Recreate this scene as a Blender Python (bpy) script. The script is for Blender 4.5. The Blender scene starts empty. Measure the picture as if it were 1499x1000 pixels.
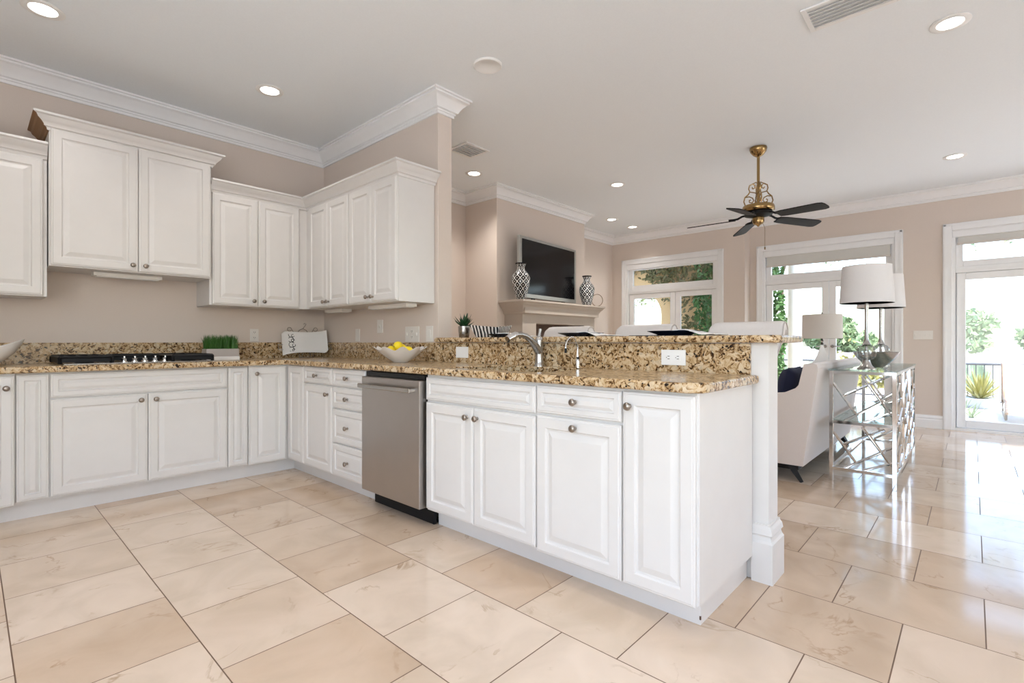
import bpy, bmesh, math, random
from mathutils import Vector, Matrix
random.seed(7)
PI = math.pi
sc = bpy.context.scene
COL = sc.collection

# ------------------------------------------------------------------ camera
cam_d = bpy.data.cameras.new('camera'); cam = bpy.data.objects.new('camera', cam_d); COL.objects.link(cam)
cam_d.sensor_width = 36.0; cam_d.lens = 36.0 * 733.21 / 1499.0
cam_d.clip_start = 0.05; cam_d.clip_end = 400
cam.location = (-2.3917, -4.7312, 1.0654)
cam.rotation_euler = (PI/2, 0, 0.7434 - PI/2)
sc.camera = cam
# ------------------------------------------------------------------ view, world, sun, fill lamps
sc.view_settings.view_transform = 'Standard'; sc.view_settings.look = 'None'
sc.view_settings.gamma = 1.0; sc.view_settings.use_curve_mapping = False
sc.view_settings.exposure = -0.15
sc.cycles.use_denoising = True
sc.cycles.max_bounces = 10; sc.cycles.diffuse_bounces = 5; sc.cycles.glossy_bounces = 5
sc.cycles.transparent_max_bounces = 16; sc.cycles.transmission_bounces = 8
sc.cycles.sample_clamp_indirect = 6.0
sc.cycles.caustics_reflective = False; sc.cycles.caustics_refractive = False
W = bpy.data.worlds.new('world'); sc.world = W; W.use_nodes = True
wn = W.node_tree.nodes; wl = W.node_tree.links
sky = wn.new('ShaderNodeTexSky'); sky.sky_type = 'NISHITA'; sky.sun_disc = False
sky.sun_elevation = math.radians(58); sky.sun_rotation = math.radians(200); sky.dust_density = 2.5
wl.new(sky.outputs[0], wn['Background'].inputs[0]); wn['Background'].inputs[1].default_value = 1.3
def lamp(name, kind, loc, energy, rot=None, direction=None, size=None, sizey=None, color=(1, 1, 1), spot=None, blend=.5, soft=None, spread=None):
    d = bpy.data.lights.new(name, kind); d.energy = energy; d.color = color
    if kind == 'AREA':
        d.shape = 'RECTANGLE'; d.size = size; d.size_y = sizey or size; d.spread = math.radians(spread or 180)
    if kind == 'SPOT':
        d.spot_size = spot; d.spot_blend = blend; d.shadow_soft_size = soft or .05
    if kind == 'SUN': d.angle = math.radians(1.5)
    o = bpy.data.objects.new(name, d); COL.objects.link(o); o.location = loc
    if direction: o.rotation_euler = Vector(direction).to_track_quat('-Z', 'Y').to_euler()
    if rot: o.rotation_euler = rot
    return o
lamp('sun', 'SUN', (0, 0, 30), 7.5, direction=(.04, .60, -1.2), color=(1, .95, .87))
# area fill lamps added just inside the unseen windows, tilted up to brighten the room
lamp('fill_kitchen_left', 'AREA', (-4.1, -4.9, 1.2), 62, direction=(1, .1, 1.1), size=3.2, sizey=2.0, color=(.88, .95, 1))
lamp('fill_kitchen_back', 'AREA', (-2.2, -7.9, 1.2), 14, direction=(0, 1, 1.3), size=2.6, sizey=1.8, color=(.88, .95, 1))
lamp('fill_living_back', 'AREA', (2.9, -7.9, 1.3), 14, direction=(-.1, 1, .5), size=1.7, sizey=2.3, color=(.88, .95, 1))

# ------------------------------------------------------------------ materials
def mat(name, col, rough=.5, metal=0.0, spec=.5, coat=0.0, bump=None, alpha=None, emit=None, estr=0, sheen=0):
    m = bpy.data.materials.new(name); m.use_nodes = True
    b = m.node_tree.nodes['Principled BSDF']
    b.inputs['Base Color'].default_value = (*col, 1); b.inputs['Roughness'].default_value = rough
    b.inputs['Metallic'].default_value = metal; b.inputs['Specular IOR Level'].default_value = spec
    b.inputs['Coat Weight'].default_value = coat; b.inputs['Coat Roughness'].default_value = .05
    if sheen: b.inputs['Sheen Weight'].default_value = sheen
    if emit: b.inputs['Emission Color'].default_value = (*emit, 1); b.inputs['Emission Strength'].default_value = estr
    # every surface gets a faint procedural variation of its own
    nt = m.node_tree; n = nt.nodes; l = nt.links
    tc = n.new('ShaderNodeNewGeometry'); nz = n.new('ShaderNodeTexNoise'); nz.inputs['Scale'].default_value = (bump[0] if bump else 9)
    nz.inputs['Detail'].default_value = 4
    l.new(tc.outputs['Position'], nz.inputs['Vector'])
    mx = n.new('ShaderNodeMix'); mx.data_type = 'RGBA'
    mx.inputs['A'].default_value = (*[c * .965 for c in col], 1); mx.inputs['B'].default_value = (*[min(1, c * 1.035) for c in col], 1)
    l.new(nz.outputs['Fac'], mx.inputs['Factor']); l.new(mx.outputs['Result'], b.inputs['Base Color'])
    if bump:
        bp = n.new('ShaderNodeBump'); bp.inputs['Strength'].default_value = bump[1]; bp.inputs['Distance'].default_value = .01
        l.new(nz.outputs['Fac'], bp.inputs['Height']); l.new(bp.outputs['Normal'], b.inputs['Normal'])
    return m
def nodes_of(m): return m.node_tree.nodes, m.node_tree.links, m.node_tree.nodes['Principled BSDF']
def ramp(n, stops, interp='LINEAR'):
    r = n.new('ShaderNodeValToRGB'); cr = r.color_ramp; cr.interpolation = interp
    while len(cr.elements) < len(stops): cr.elements.new(.5)
    for e, (p, c) in zip(cr.elements, stops): e.position = p; e.color = (*c, 1)
    return r
M = {}
M['wall'] = mat('taupe_paint', (.67, .58, .51), .75, bump=(160, .03))
M['ceiling'] = mat('ceiling_paint', (.84, .875, .90), .85, bump=(120, .03))
M['trim'] = mat('trim_white', (.84, .835, .83), .4)
M['cab'] = mat('cabinet_white_paint', (.71, .685, .66), .38)
M['toe'] = mat('toe_kick_paint', (.74, .70, .665), .45)
M['nickel'] = mat('brushed_nickel', (.33, .285, .245), .3, 1.0)
M['steel'] = mat('stainless_steel', (.46, .43, .405), .33, 1.0)
M['steel_lt'] = mat('satin_steel', (.45, .435, .415), .27, 1.0)
M['chrome'] = mat('chrome', (.80, .80, .80), .08, 1.0)
M['black'] = mat('black_iron', (.008, .008, .009), .5, spec=.25)
M['blackgloss'] = mat('black_gloss', (.003, .003, .004), .12, spec=.3)
M['dark'] = mat('dark_recess', (.02, .018, .017), .7)
M['ceramic'] = mat('white_ceramic', (.82, .80, .78), .15, coat=.4)
M['plastic'] = mat('white_plastic', (.84, .83, .81), .35)
M['plasticw'] = mat('ivory_plastic', (.76, .72, .67), .4)
M['slot'] = mat('outlet_slot', (.08, .07, .06), .6)
M['leather'] = mat('white_leather', (.76, .71, .685), .45, bump=(60, .05))
M['piping'] = mat('leather_piping', (.50, .45, .42), .5)
M['sofa'] = mat('cream_linen', (.74, .665, .625), .85, bump=(220, .12), sheen=.2)
M['navy'] = mat('navy_fabric', (.006, .010, .04), .8, bump=(200, .1))
M['navyglaze'] = mat('navy_glaze', (.012, .016, .03), .15)
M['linen'] = mat('white_linen', (.85, .82, .80), .85, bump=(90, .1))
M['shade'] = mat('lamp_shade_fabric', (.72, .70, .70), .85, bump=(200, .05))
M['shade2'] = mat('grey_shade_fabric', (.62, .575, .53), .85, bump=(200, .05))
M['brass'] = mat('antique_brass', (.36, .235, .10), .22, 1.0)
M['bladew'] = mat('fan_blade_black', (.008, .007, .007), .5, spec=.18)
M['darkwood'] = mat('espresso_wood', (.010, .007, .006), .5, spec=.25)
M['mantel'] = mat('cast_stone', (.43, .37, .315), .75, bump=(60, .06))
M['firebox'] = mat('firebox_brick', (.10, .065, .05), .9, bump=(40, .4))
M['rawwood'] = mat('raw_plywood', (.30, .16, .075), .6, bump=(30, .2))
M['silverf'] = mat('silver_frame', (.42, .42, .40), .35, .7)
M['lemon'] = mat('lemon_skin', (.88, .66, .015), .4, bump=(240, .1))
M['grass'] = mat('grass_blades', (.035, .12, .012), .5)
M['agave'] = mat('succulent_leaf', (.012, .055, .018), .45)
M['ventback'] = mat('vent_shadow_grey', (.72, .715, .70), .8)
M['soil'] = mat('soil', (.03, .02, .015), .9)
M['greypot'] = mat('grey_planter', (.42, .38, .355), .35, .3)
M['blind'] = mat('blind_fabric', (.62, .61, .57), .8)
M['stucco'] = mat('yellow_stucco', (.62, .43, .22), .9, bump=(50, .2))
M['stuccow'] = mat('white_stucco', (.72, .74, .77), .8, bump=(40, .1))
M['patio'] = mat('patio_pavers', (.62, .60, .57), .8, bump=(8, .1))
M['lawn'] = mat('lawn', (.10, .17, .04), .9, bump=(20, .3))
M['water'] = mat('canal_water', (.16, .22, .17), .08, bump=(3, .15))
M['leafg'] = mat('tree_leaf', (.20, .27, .13), .6)
M['leafd'] = mat('ivy_leaf', (.05, .15, .03), .5)
M['leafo'] = mat('ivy_dry_leaf', (.11, .11, .035), .6)
M['leafy'] = mat('yellow_shrub_leaf', (.34, .33, .11), .6)
M['bark'] = mat('bark', (.10, .075, .05), .9)
M['iron'] = mat('railing_grey', (.10, .11, .13), .5)
M['sling'] = mat('tan_sling', (.55, .42, .33), .8)
M['bronze'] = mat('bronze_frame', (.22, .14, .09), .4, .4)
M['bluepot'] = mat('pale_blue_pot', (.50, .55, .66), .4)
M['lampglow'] = mat('downlight_lens', (1, 1, 1), .5, emit=(1, .95, .88), estr=9)
M['hull'] = mat('fiberglass_white', (.8, .78, .74), .3)
M['brown'] = mat('brown_ornament', (.09, .04, .02), .6)

def glass_mat(name, tint, refl=.08, rough=.0):
    m = bpy.data.materials.new(name); m.use_nodes = True; n = m.node_tree.nodes; l = m.node_tree.links
    n.remove(n['Principled BSDF']); out = n['Material Output']
    t = n.new('ShaderNodeBsdfTransparent'); t.inputs[0].default_value = (*tint, 1)
    g = n.new('ShaderNodeBsdfGlossy'); g.inputs['Roughness'].default_value = rough
    lw = n.new('ShaderNodeLayerWeight'); lw.inputs['Blend'].default_value = .5
    pw = n.new('ShaderNodeMath'); pw.operation = 'POWER'; pw.inputs[1].default_value = 4; l.new(lw.outputs['Facing'], pw.inputs[0])
    fr = n.new('ShaderNodeMath'); fr.operation = 'MULTIPLY_ADD'; fr.inputs[1].default_value = .6; fr.inputs[2].default_value = refl*.5; l.new(pw.outputs[0], fr.inputs[0])
    nz = n.new('ShaderNodeTexNoise'); nz.inputs['Scale'].default_value = .8
    ad = n.new('ShaderNodeMath'); ad.operation = 'MULTIPLY_ADD'; ad.inputs[1].default_value = .012; ad.inputs[2].default_value = 0
    l.new(nz.outputs['Fac'], ad.inputs[0])
    a2 = n.new('ShaderNodeMath'); a2.operation = 'ADD'; l.new(fr.outputs[0], a2.inputs[0]); l.new(ad.outputs[0], a2.inputs[1])
    mx = n.new('ShaderNodeMixShader'); l.new(a2.outputs[0], mx.inputs[0]); l.new(t.outputs[0], mx.inputs[1]); l.new(g.outputs[0], mx.inputs[2])
    l.new(mx.outputs[0], out.inputs[0]); return m
M['glass'] = glass_mat('window_glass', (.97, .985, .98))
M['glasstop'] = glass_mat('table_glass', (.80, .87, .85))
M['globeglass'] = glass_mat('ribbed_globe_glass', (.78, .80, .80), .40)
M['crystal'] = mat('clear_glass', (.95, .97, .97), .02)
bb = M['crystal'].node_tree.nodes['Principled BSDF']; bb.inputs['Transmission Weight'].default_value = 1; bb.inputs['IOR'].default_value = 1.45

def granite():
    m = mat('gold_granite', (.5, .38, .25), .2, spec=.32); n, l, b = nodes_of(m)
    g = n.new('ShaderNodeNewGeometry'); P = g.outputs['Position']
    warp = n.new('ShaderNodeTexNoise'); warp.inputs['Scale'].default_value = 16; warp.inputs['Detail'].default_value = 3; l.new(P, warp.inputs['Vector'])
    va = n.new('ShaderNodeVectorMath'); va.operation = 'MULTIPLY_ADD'; va.inputs[1].default_value = (.06, .06, .06)
    l.new(warp.outputs['Color'], va.inputs[0]); l.new(P, va.inputs[2])
    n1 = n.new('ShaderNodeTexNoise'); n1.inputs['Scale'].default_value = 46; n1.inputs['Detail'].default_value = 5; n1.inputs['Roughness'].default_value = .6; n1.inputs['Distortion'].default_value = 1.2
    l.new(va.outputs[0], n1.inputs['Vector'])
    r1 = ramp(n, [(.34, (.022, .011, .006)), (.42, (.15, .075, .028)), (.47, (.38, .235, .105)), (.56, (.58, .42, .245)), (.64, (.60, .46, .30)), (.72, (.42, .24, .09))])
    l.new(n1.outputs['Fac'], r1.inputs[0])
    v1 = n.new('ShaderNodeTexVoronoi'); v1.inputs['Scale'].default_value = 80; l.new(va.outputs[0], v1.inputs['Vector'])
    sp = n.new('ShaderNodeSeparateColor'); l.new(v1.outputs['Color'], sp.inputs[0])
    r2 = ramp(n, [(0, (1, 1, 1)), (.12, (1, 1, 1)), (.14, (0, 0, 0))], 'LINEAR'); l.new(sp.outputs[0], r2.inputs[0])
    r3 = ramp(n, [(0, (1, 1, 1)), (.35, (1, 1, 1)), (.6, (0, 0, 0))]); l.new(v1.outputs['Distance'], r3.inputs[0])
    mu = n.new('ShaderNodeMath'); mu.operation = 'MULTIPLY'; l.new(r2.outputs[0], mu.inputs[0]); l.new(r3.outputs[0], mu.inputs[1])
    m1 = n.new('ShaderNodeMix'); m1.data_type = 'RGBA'; l.new(mu.outputs[0], m1.inputs['Factor']); l.new(r1.outputs[0], m1.inputs['A']); m1.inputs['B'].default_value = (.018, .012, .010, 1)
    # pale quartz grains
    v2 = n.new('ShaderNodeTexVoronoi'); v2.inputs['Scale'].default_value = 55; l.new(va.outputs[0], v2.inputs['Vector'])
    s2 = n.new('ShaderNodeSeparateColor'); l.new(v2.outputs['Color'], s2.inputs[0])
    r4 = ramp(n, [(.80, (0, 0, 0)), (.84, (.75, .75, .75))]); l.new(s2.outputs[1], r4.inputs[0])
    m2 = n.new('ShaderNodeMix'); m2.data_type = 'RGBA'; l.new(r4.outputs[0], m2.inputs['Factor']); l.new(m1.outputs['Result'], m2.inputs['A']); m2.inputs['B'].default_value = (.66, .53, .36, 1)
    l.new(m2.outputs['Result'], b.inputs['Base Color']); return m
M['granite'] = granite()

def floor_mat():
    m = mat('cream_marble_tile', (.6, .5, .4), .16, coat=.0); n, l, b = nodes_of(m)
    g = n.new('ShaderNodeNewGeometry'); P = g.outputs['Position']
    s = n.new('ShaderNodeSeparateXYZ'); l.new(P, s.inputs[0])
    ax = n.new('ShaderNodeMath'); ax.operation = 'ADD'; ax.inputs[1].default_value = 4.538; l.new(s.outputs['Y'], ax.inputs[0])
    ay = n.new('ShaderNodeMath'); ay.operation = 'ADD'; ay.inputs[1].default_value = .003; l.new(s.outputs['X'], ay.inputs[0])
    c = n.new('ShaderNodeCombineXYZ'); l.new(ax.outputs[0], c.inputs['X']); l.new(ay.outputs[0], c.inputs['Y'])
    br = n.new('ShaderNodeTexBrick'); l.new(c.outputs[0], br.inputs['Vector'])
    br.inputs['Scale'].default_value = 1; br.inputs['Brick Width'].default_value = .4572; br.inputs['Row Height'].default_value = .4572
    br.inputs['Mortar Size'].default_value = .0021; br.inputs['Mortar Smooth'].default_value = .1
    br.inputs['Color1'].default_value = (0, 0, 0, 1); br.inputs['Color2'].default_value = (1, 1, 1, 1)
    br.offset = .5; br.offset_frequency = 2
    rnd = n.new('ShaderNodeSeparateColor'); l.new(br.outputs['Color'], rnd.inputs[0])
    sh = n.new('ShaderNodeVectorMath'); sh.operation = 'SCALE'; sh.inputs['Scale'].default_value = 13; l.new(br.outputs['Color'], sh.inputs[0])
    pv = n.new('ShaderNodeVectorMath'); pv.operation = 'ADD'; l.new(P, pv.inputs[0]); l.new(sh.outputs[0], pv.inputs[1])
    tone = ramp(n, [(0, (.60, .445, .32)), (.35, (.67, .52, .39)), (.7, (.73, .59, .465)), (1, (.69, .55, .42))]); l.new(rnd.outputs[0], tone.inputs[0])
    cl = n.new('ShaderNodeTexNoise'); cl.inputs['Scale'].default_value = 3.2; cl.inputs['Detail'].default_value = 5; cl.inputs['Distortion'].default_value = 1.0; l.new(pv.outputs[0], cl.inputs['Vector'])
    cr = ramp(n, [(.3, (.88, .87, .85)), (.55, (1, 1, 1)), (.75, (1.06, 1.07, 1.09))]); l.new(cl.outputs['Fac'], cr.inputs[0])
    mm = n.new('ShaderNodeMix'); mm.data_type = 'RGBA'; mm.blend_type = 'MULTIPLY'; mm.inputs['Factor'].default_value = 1
    l.new(tone.outputs[0], mm.inputs['A']); l.new(cr.outputs[0], mm.inputs['B'])
    # thin brown veins
    ve = n.new('ShaderNodeTexNoise'); ve.inputs['Scale'].default_value = 2.6; ve.inputs['Detail'].default_value = 8; ve.inputs['Roughness'].default_value = .55; ve.inputs['Distortion'].default_value = .8; l.new(pv.outputs[0], ve.inputs['Vector'])
    vr = ramp(n, [(.485, (0, 0, 0)), (.5, (1, 1, 1)), (.515, (0, 0, 0))]); l.new(ve.outputs['Fac'], vr.inputs[0])
    gate = n.new('ShaderNodeTexNoise'); gate.inputs['Scale'].default_value = 5; gate.inputs['Detail'].default_value = 3; l.new(pv.outputs[0], gate.inputs['Vector'])
    gr = ramp(n, [(.52, (0, 0, 0)), (.72, (.75, .75, .75))]); l.new(gate.outputs['Fac'], gr.inputs[0])
    vm = n.new('ShaderNodeMath'); vm.operation = 'MULTIPLY'; l.new(vr.outputs[0], vm.inputs[0]); l.new(gr.outputs[0], vm.inputs[1])
    m2 = n.new('ShaderNodeMix'); m2.data_type = 'RGBA'; l.new(vm.outputs[0], m2.inputs['Factor']); l.new(mm.outputs['Result'], m2.inputs['A']); m2.inputs['B'].default_value = (.33, .19, .09, 1)
    m3 = n.new('ShaderNodeMix'); m3.data_type = 'RGBA'; l.new(br.outputs['Fac'], m3.inputs['Factor']); l.new(m2.outputs['Result'], m3.inputs['A']); m3.inputs['B'].default_value = (.15, .085, .05, 1)
    l.new(m3.outputs['Result'], b.inputs['Base Color'])
    rr = n.new('ShaderNodeMapRange'); rr.inputs['To Min'].default_value = .10; rr.inputs['To Max'].default_value = .6; l.new(br.outputs['Fac'], rr.inputs['Value']); l.new(rr.outputs[0], b.inputs['Roughness'])
    bp = n.new('ShaderNodeBump'); bp.invert = True; bp.inputs['Strength'].default_value = .3; bp.inputs['Distance'].default_value = .002; l.new(br.outputs['Fac'], bp.inputs['Height']); l.new(bp.outputs[0], b.inputs['Normal'])
    return m
M['floor'] = floor_mat()

def ikat_mat():
    # black vase with a white diamond net, worked in cylinder coordinates of the vase itself
    m = mat('black_white_diamond_glaze', (.02, .02, .02), .15, coat=.5); n, l, b = nodes_of(m)
    tc = n.new('ShaderNodeTexCoord'); s = n.new('ShaderNodeSeparateXYZ'); l.new(tc.outputs['Object'], s.inputs[0])
    def mth(op, a=None, bb=None, c=None):
        k = n.new('ShaderNodeMath'); k.operation = op
        for i, v in enumerate((a, bb, c)):
            if v is None: continue
            if isinstance(v, (int, float)): k.inputs[i].default_value = v
            else: l.new(v, k.inputs[i])
        return k.outputs[0]
    ang = mth('ARCTAN2', s.outputs['Y'], s.outputs['X'])
    u = mth('MULTIPLY', ang, 9 / (2 * PI)); v = mth('MULTIPLY', s.outputs['Z'], 12.5)
    p = mth('PINGPONG', mth('ADD', u, v), .5); q = mth('PINGPONG', mth('SUBTRACT', u, v), .5)
    mn = mth('MINIMUM', p, q); net = mth('LESS_THAN', mn, .07)
    dot = mth('GREATER_THAN', mth('MINIMUM', p, q), .39)
    w = mth('MAXIMUM', net, dot)
    mx = n.new('ShaderNodeMix'); mx.data_type = 'RGBA'; l.new(w, mx.inputs['Factor'])
    mx.inputs['A'].default_value = (.006, .006, .008, 1); mx.inputs['B'].default_value = (.75, .74, .72, 1)
    l.new(mx.outputs['Result'], b.inputs['Base Color']); return m
M['ikat'] = ikat_mat()
def zebra_mat():
    m = mat('zebra_glaze', (.02, .02, .02), .3); n, l, b = nodes_of(m)
    tc = n.new('ShaderNodeTexCoord'); w = n.new('ShaderNodeTexWave'); w.inputs['Scale'].default_value = 17; w.inputs['Distortion'].default_value = 2.0; w.inputs['Detail'].default_value = 1.5; w.inputs['Detail Scale'].default_value = 1.2
    mp = n.new('ShaderNodeMapping'); mp.inputs['Rotation'].default_value = (0, .45, .785); l.new(tc.outputs['Object'], mp.inputs[0]); l.new(mp.outputs[0], w.inputs['Vector'])
    r = ramp(n, [(.46, (.01, .01, .012)), (.54, (.78, .75, .72))]); l.new(w.outputs['Fac'], r.inputs[0]); l.new(r.outputs[0], b.inputs['Base Color']); return m
M['zebra'] = zebra_mat()
def pillow_mat():
    m = mat('navy_white_print', (.01, .01, .04), .8); n, l, b = nodes_of(m)
    tc = n.new('ShaderNodeTexCoord'); v = n.new('ShaderNodeTexVoronoi'); v.feature = 'DISTANCE_TO_EDGE'; v.inputs['Scale'].default_value = 9; l.new(tc.outputs['Object'], v.inputs['Vector'])
    r = ramp(n, [(.06, (.8, .78, .76)), (.09, (.006, .010, .045))]); l.new(v.outputs['Distance'], r.inputs[0]); l.new(r.outputs[0], b.inputs['Base Color']); return m
M['pillowprint'] = pillow_mat()
# brushed grain on the stainless door
n, l, b = nodes_of(M['steel'])
g = n.new('ShaderNodeNewGeometry'); mp = n.new('ShaderNodeMapping'); mp.inputs['Scale'].default_value = (3, 3, 400)
nz = n.new('ShaderNodeTexNoise'); nz.inputs['Scale'].default_value = 2; l.new(g.outputs['Position'], mp.inputs[0]); l.new(mp.outputs[0], nz.inputs['Vector'])
rr = n.new('ShaderNodeMapRange'); rr.inputs['To Min'].default_value = .26; rr.inputs['To Max'].default_value = .42; l.new(nz.outputs['Fac'], rr.inputs['Value']); l.new(rr.outputs[0], b.inputs['Roughness'])

# ------------------------------------------------------------------ mesh helpers
WM = {}
def thing(name, label, cat, loc=(0, 0, 0), rz=0, group=None):
    o = bpy.data.objects.new(name, None); COL.objects.link(o); o.empty_display_size = .1
    o.location = loc; o.rotation_euler = (0, 0, rz); o['label'] = label; o['category'] = cat
    if group: o['group'] = group
    WM[o.name] = Matrix.Translation(loc) @ Matrix.Rotation(rz, 4, 'Z'); return o
def obj(name, bm, m, parent=None, smooth=False, local=False, origin=None):
    """bm is in world coordinates unless local; it is moved into the parent's frame"""
    if parent is not None:
        if not local: bm.transform(WM[parent.name].inverted())
        wm = WM[parent.name]
    else:
        wm = Matrix.Identity(4)
        if origin: wm = Matrix.Translation(origin); bm.transform(wm.inverted())
    bmesh.ops.recalc_face_normals(bm, faces=bm.faces)
    me = bpy.data.meshes.new(name); bm.to_mesh(me); bm.free()
    me.materials.append(m)
    if smooth:
        me.polygons.foreach_set('use_smooth', [True] * len(me.polygons))
        try: me.set_sharp_from_angle(angle=math.radians(40))
        except Exception: pass
    o = bpy.data.objects.new(name, me); COL.objects.link(o)
    if parent is not None: o.parent = parent
    elif origin: o.location = origin
    WM[o.name] = wm; return o
def tag(o, label, cat, group=None, kind=None):
    o['label'] = label; o['category'] = cat
    if group: o['group'] = group
    if kind: o['kind'] = kind
    return o
def struct(name, bm, m, parent=None, smooth=False, label=None):
    o = obj(name, bm, m, parent, smooth)
    if parent is None: o['kind'] = 'structure'
    if label: o['label'] = label
    return o
def B(): return bmesh.new()
def box(bm, x0, x1, y0, y1, z0, z1, bev=0, seg=2):
    r = bmesh.ops.create_cube(bm, size=1)
    vs = r['verts']; sx, sy, sz = x1-x0, y1-y0, z1-z0
    for v in vs: v.co = Vector(((x0+x1)/2 + v.co.x*sx, (y0+y1)/2 + v.co.y*sy, (z0+z1)/2 + v.co.z*sz))
    if bev:
        es = list({e for v in vs for e in v.link_edges})
        bmesh.ops.bevel(bm, geom=es, offset=bev, segments=seg, affect='EDGES', profile=.5)
    return bm
def bx(*a, **k): return box(B(), *a, **k)
def lathe(bm, prof, c=(0, 0, 0), seg=24, axis='z', fz=None):
    """prof: (radius, height) list; fz(angle, r, z) -> (r, z) for fluted or scalloped forms"""
    rows = []
    for (r, h) in prof:
        row = []
        for i in range(seg):
            a = 2*PI*i/seg; rr, hh = (r, h) if fz is None else fz(a, r, h)
            x, y = rr*math.cos(a), rr*math.sin(a)
            p = {'z': (x, y, hh), 'x': (hh, x, y), 'y': (x, hh, y)}[axis]
            row.append(bm.verts.new((c[0]+p[0], c[1]+p[1], c[2]+p[2])))
        rows.append(row)
    for a, b in zip(rows, rows[1:]):
        for i in range(seg): bm.faces.new((a[i], a[(i+1) % seg], b[(i+1) % seg], b[i]))
    for row, p in ((rows[0], prof[0]), (rows[-1], prof[-1])):
        if p[0] > 1e-5: bm.faces.new(row)
        else: bmesh.ops.remove_doubles(bm, verts=row, dist=1e-5)
    return bm
def tube(bm, pts, r, seg=8, closed=False, radii=None):
    pts = [Vector(p) for p in pts]; n = len(pts); rows = []; up = None
    for i, p in enumerate(pts):
        if closed: t = (pts[(i+1) % n] - pts[i-1])
        else: t = pts[min(i+1, n-1)] - pts[max(i-1, 0)]
        t.normalize()
        if up is None:
            up = Vector((0, 0, 1)) if abs(t.z) < .9 else Vector((1, 0, 0))
        a = up - t*up.dot(t)
        if a.length < 1e-4: a = Vector((1, 0, 0)) - t*t.x
        a.normalize(); up = a; b = t.cross(a); rr = radii[i] if radii else r
        rows.append([bm.verts.new(p + (a*math.cos(2*PI*k/seg) + b*math.sin(2*PI*k/seg))*rr) for k in range(seg)])
    pairs = list(zip(rows, rows[1:])) + ([(rows[-1], rows[0])] if closed else [])
    for a, b in pairs:
        for k in range(seg): bm.faces.new((a[k], a[(k+1) % seg], b[(k+1) % seg], b[k]))
    if not closed: bm.faces.new(rows[0]); bm.faces.new(rows[-1])
    return bm
def bar(bm, p, q, w, h=None):
    """square bar from p to q"""
    return tube(bm, [p, q], w*.7071, seg=4) if h is None else tube(bm, [p, q], w*.7071, seg=4)
def prism(bm, poly, axis, a, b):
    """polygon in the two other axes, extruded along axis from a to b"""
    def P(u, v, t): return {'x': (t, u, v), 'y': (u, t, v), 'z': (u, v, t)}[axis]
    r1 = [bm.verts.new(P(u, v, a)) for u, v in poly]; r2 = [bm.verts.new(P(u, v, b)) for u, v in poly]
    n = len(poly); bm.faces.new(r1); bm.faces.new(r2)
    for i in range(n): bm.faces.new((r1[i], r1[(i+1) % n], r2[(i+1) % n], r2[i]))
    return bm
def sweep(bm, prof, path, z, closed=False, up=False, sub=None):
    """closed profile of (out, down) swept along a floor-plan path; out is to the right of travel"""
    pts = [Vector((p[0], p[1])) for p in path]; n = len(pts); rows = []
    for i in range(n):
        if sub and not sub[0] <= i <= sub[1]: continue
        nb = []
        if i > 0 or closed: d = (pts[i]-pts[i-1]).normalized(); nb.append(Vector((d.y, -d.x)))
        if i < n-1 or closed: d = (pts[(i+1) % n]-pts[i]).normalized(); nb.append(Vector((d.y, -d.x)))
        mv = nb[0] if len(nb) == 1 else (nb[0]+nb[1])/(1+nb[0].dot(nb[1]))
        rows.append([bm.verts.new((pts[i].x+mv.x*o, pts[i].y+mv.y*o, z + (d_ if up else -d_))) for o, d_ in prof])
    k = len(prof)
    for a, b in list(zip(rows, rows[1:])) + ([(rows[-1], rows[0])] if closed else []):
        for j in range(k): bm.faces.new((a[j], a[(j+1) % k], b[(j+1) % k], b[j]))
    if not closed: bm.faces.new(rows[0]); bm.faces.new(rows[-1])
    return bm
def rounded(poly_pts, radii, seg=6):
    out = []
    n = len(poly_pts)
    for i, (p, r) in enumerate(zip(poly_pts, radii)):
        p = Vector(p)
        if r <= 0: out.append(tuple(p)); continue
        a = (Vector(poly_pts[i-1])-p).normalized(); b = (Vector(poly_pts[(i+1) % n])-p).normalized()
        s = p + a*r; e = p + b*r; c = p + a*r + b*r
        for k in range(seg+1):
            t = k/seg; ang = t*PI/2
            out.append(tuple(c - b*r*math.cos(ang) - a*r*math.sin(ang)))
    return out
# cabinet fronts: u runs left to right as seen, v up, n out of the wall
def frameA(d): return lambda u, v, n: (u, -d-n, v)
def frameB(d): return lambda u, v, n: (-d-n, -u, v)
def panel(bm, F, u0, u1, v0, v1, t=.02, f=.058):
    w, h = u1-u0, v1-v0; f = min(f, w*.27, h*.27); k = f/.058
    loops = [(0, 0), (0, t-.007), (.004, t-.003), (.009, t-.003), (.012, t), (f-.006*k, t), (f, t-.009), (f+.007*k, t-.010), (f+.030*k, t-.002), (f+.034*k, t-.001)]
    rows = []
    for ins, n in loops:
        rows.append([bm.verts.new(F(u, v, n)) for u, v in ((u0+ins, v0+ins), (u1-ins, v0+ins), (u1-ins, v1-ins), (u0+ins, v1-ins))])
    for a, b in zip(rows, rows[1:]):
        for i in range(4): bm.faces.new((a[i], a[(i+1) % 4], b[(i+1) % 4], b[i]))
    bm.faces.new(rows[0]); bm.faces.new(rows[-1]); return bm
KNOB = [(.008, 0), (.009, .003), (.006, .006), (.0055, .014), (.011, .018), (.0155, .022), (.0165, .026), (.014, .031), (.008, .034), (0, .035)]
def knob(F, u, v, parent, n0=.02):
    bm = lathe(B(), KNOB, seg=16)
    for vt in bm.verts: vt.co = Vector(F(u+vt.co.x, v+vt.co.y, n0+vt.co.z))
    return obj('knob', bm, M['nickel'], parent, True)
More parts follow.
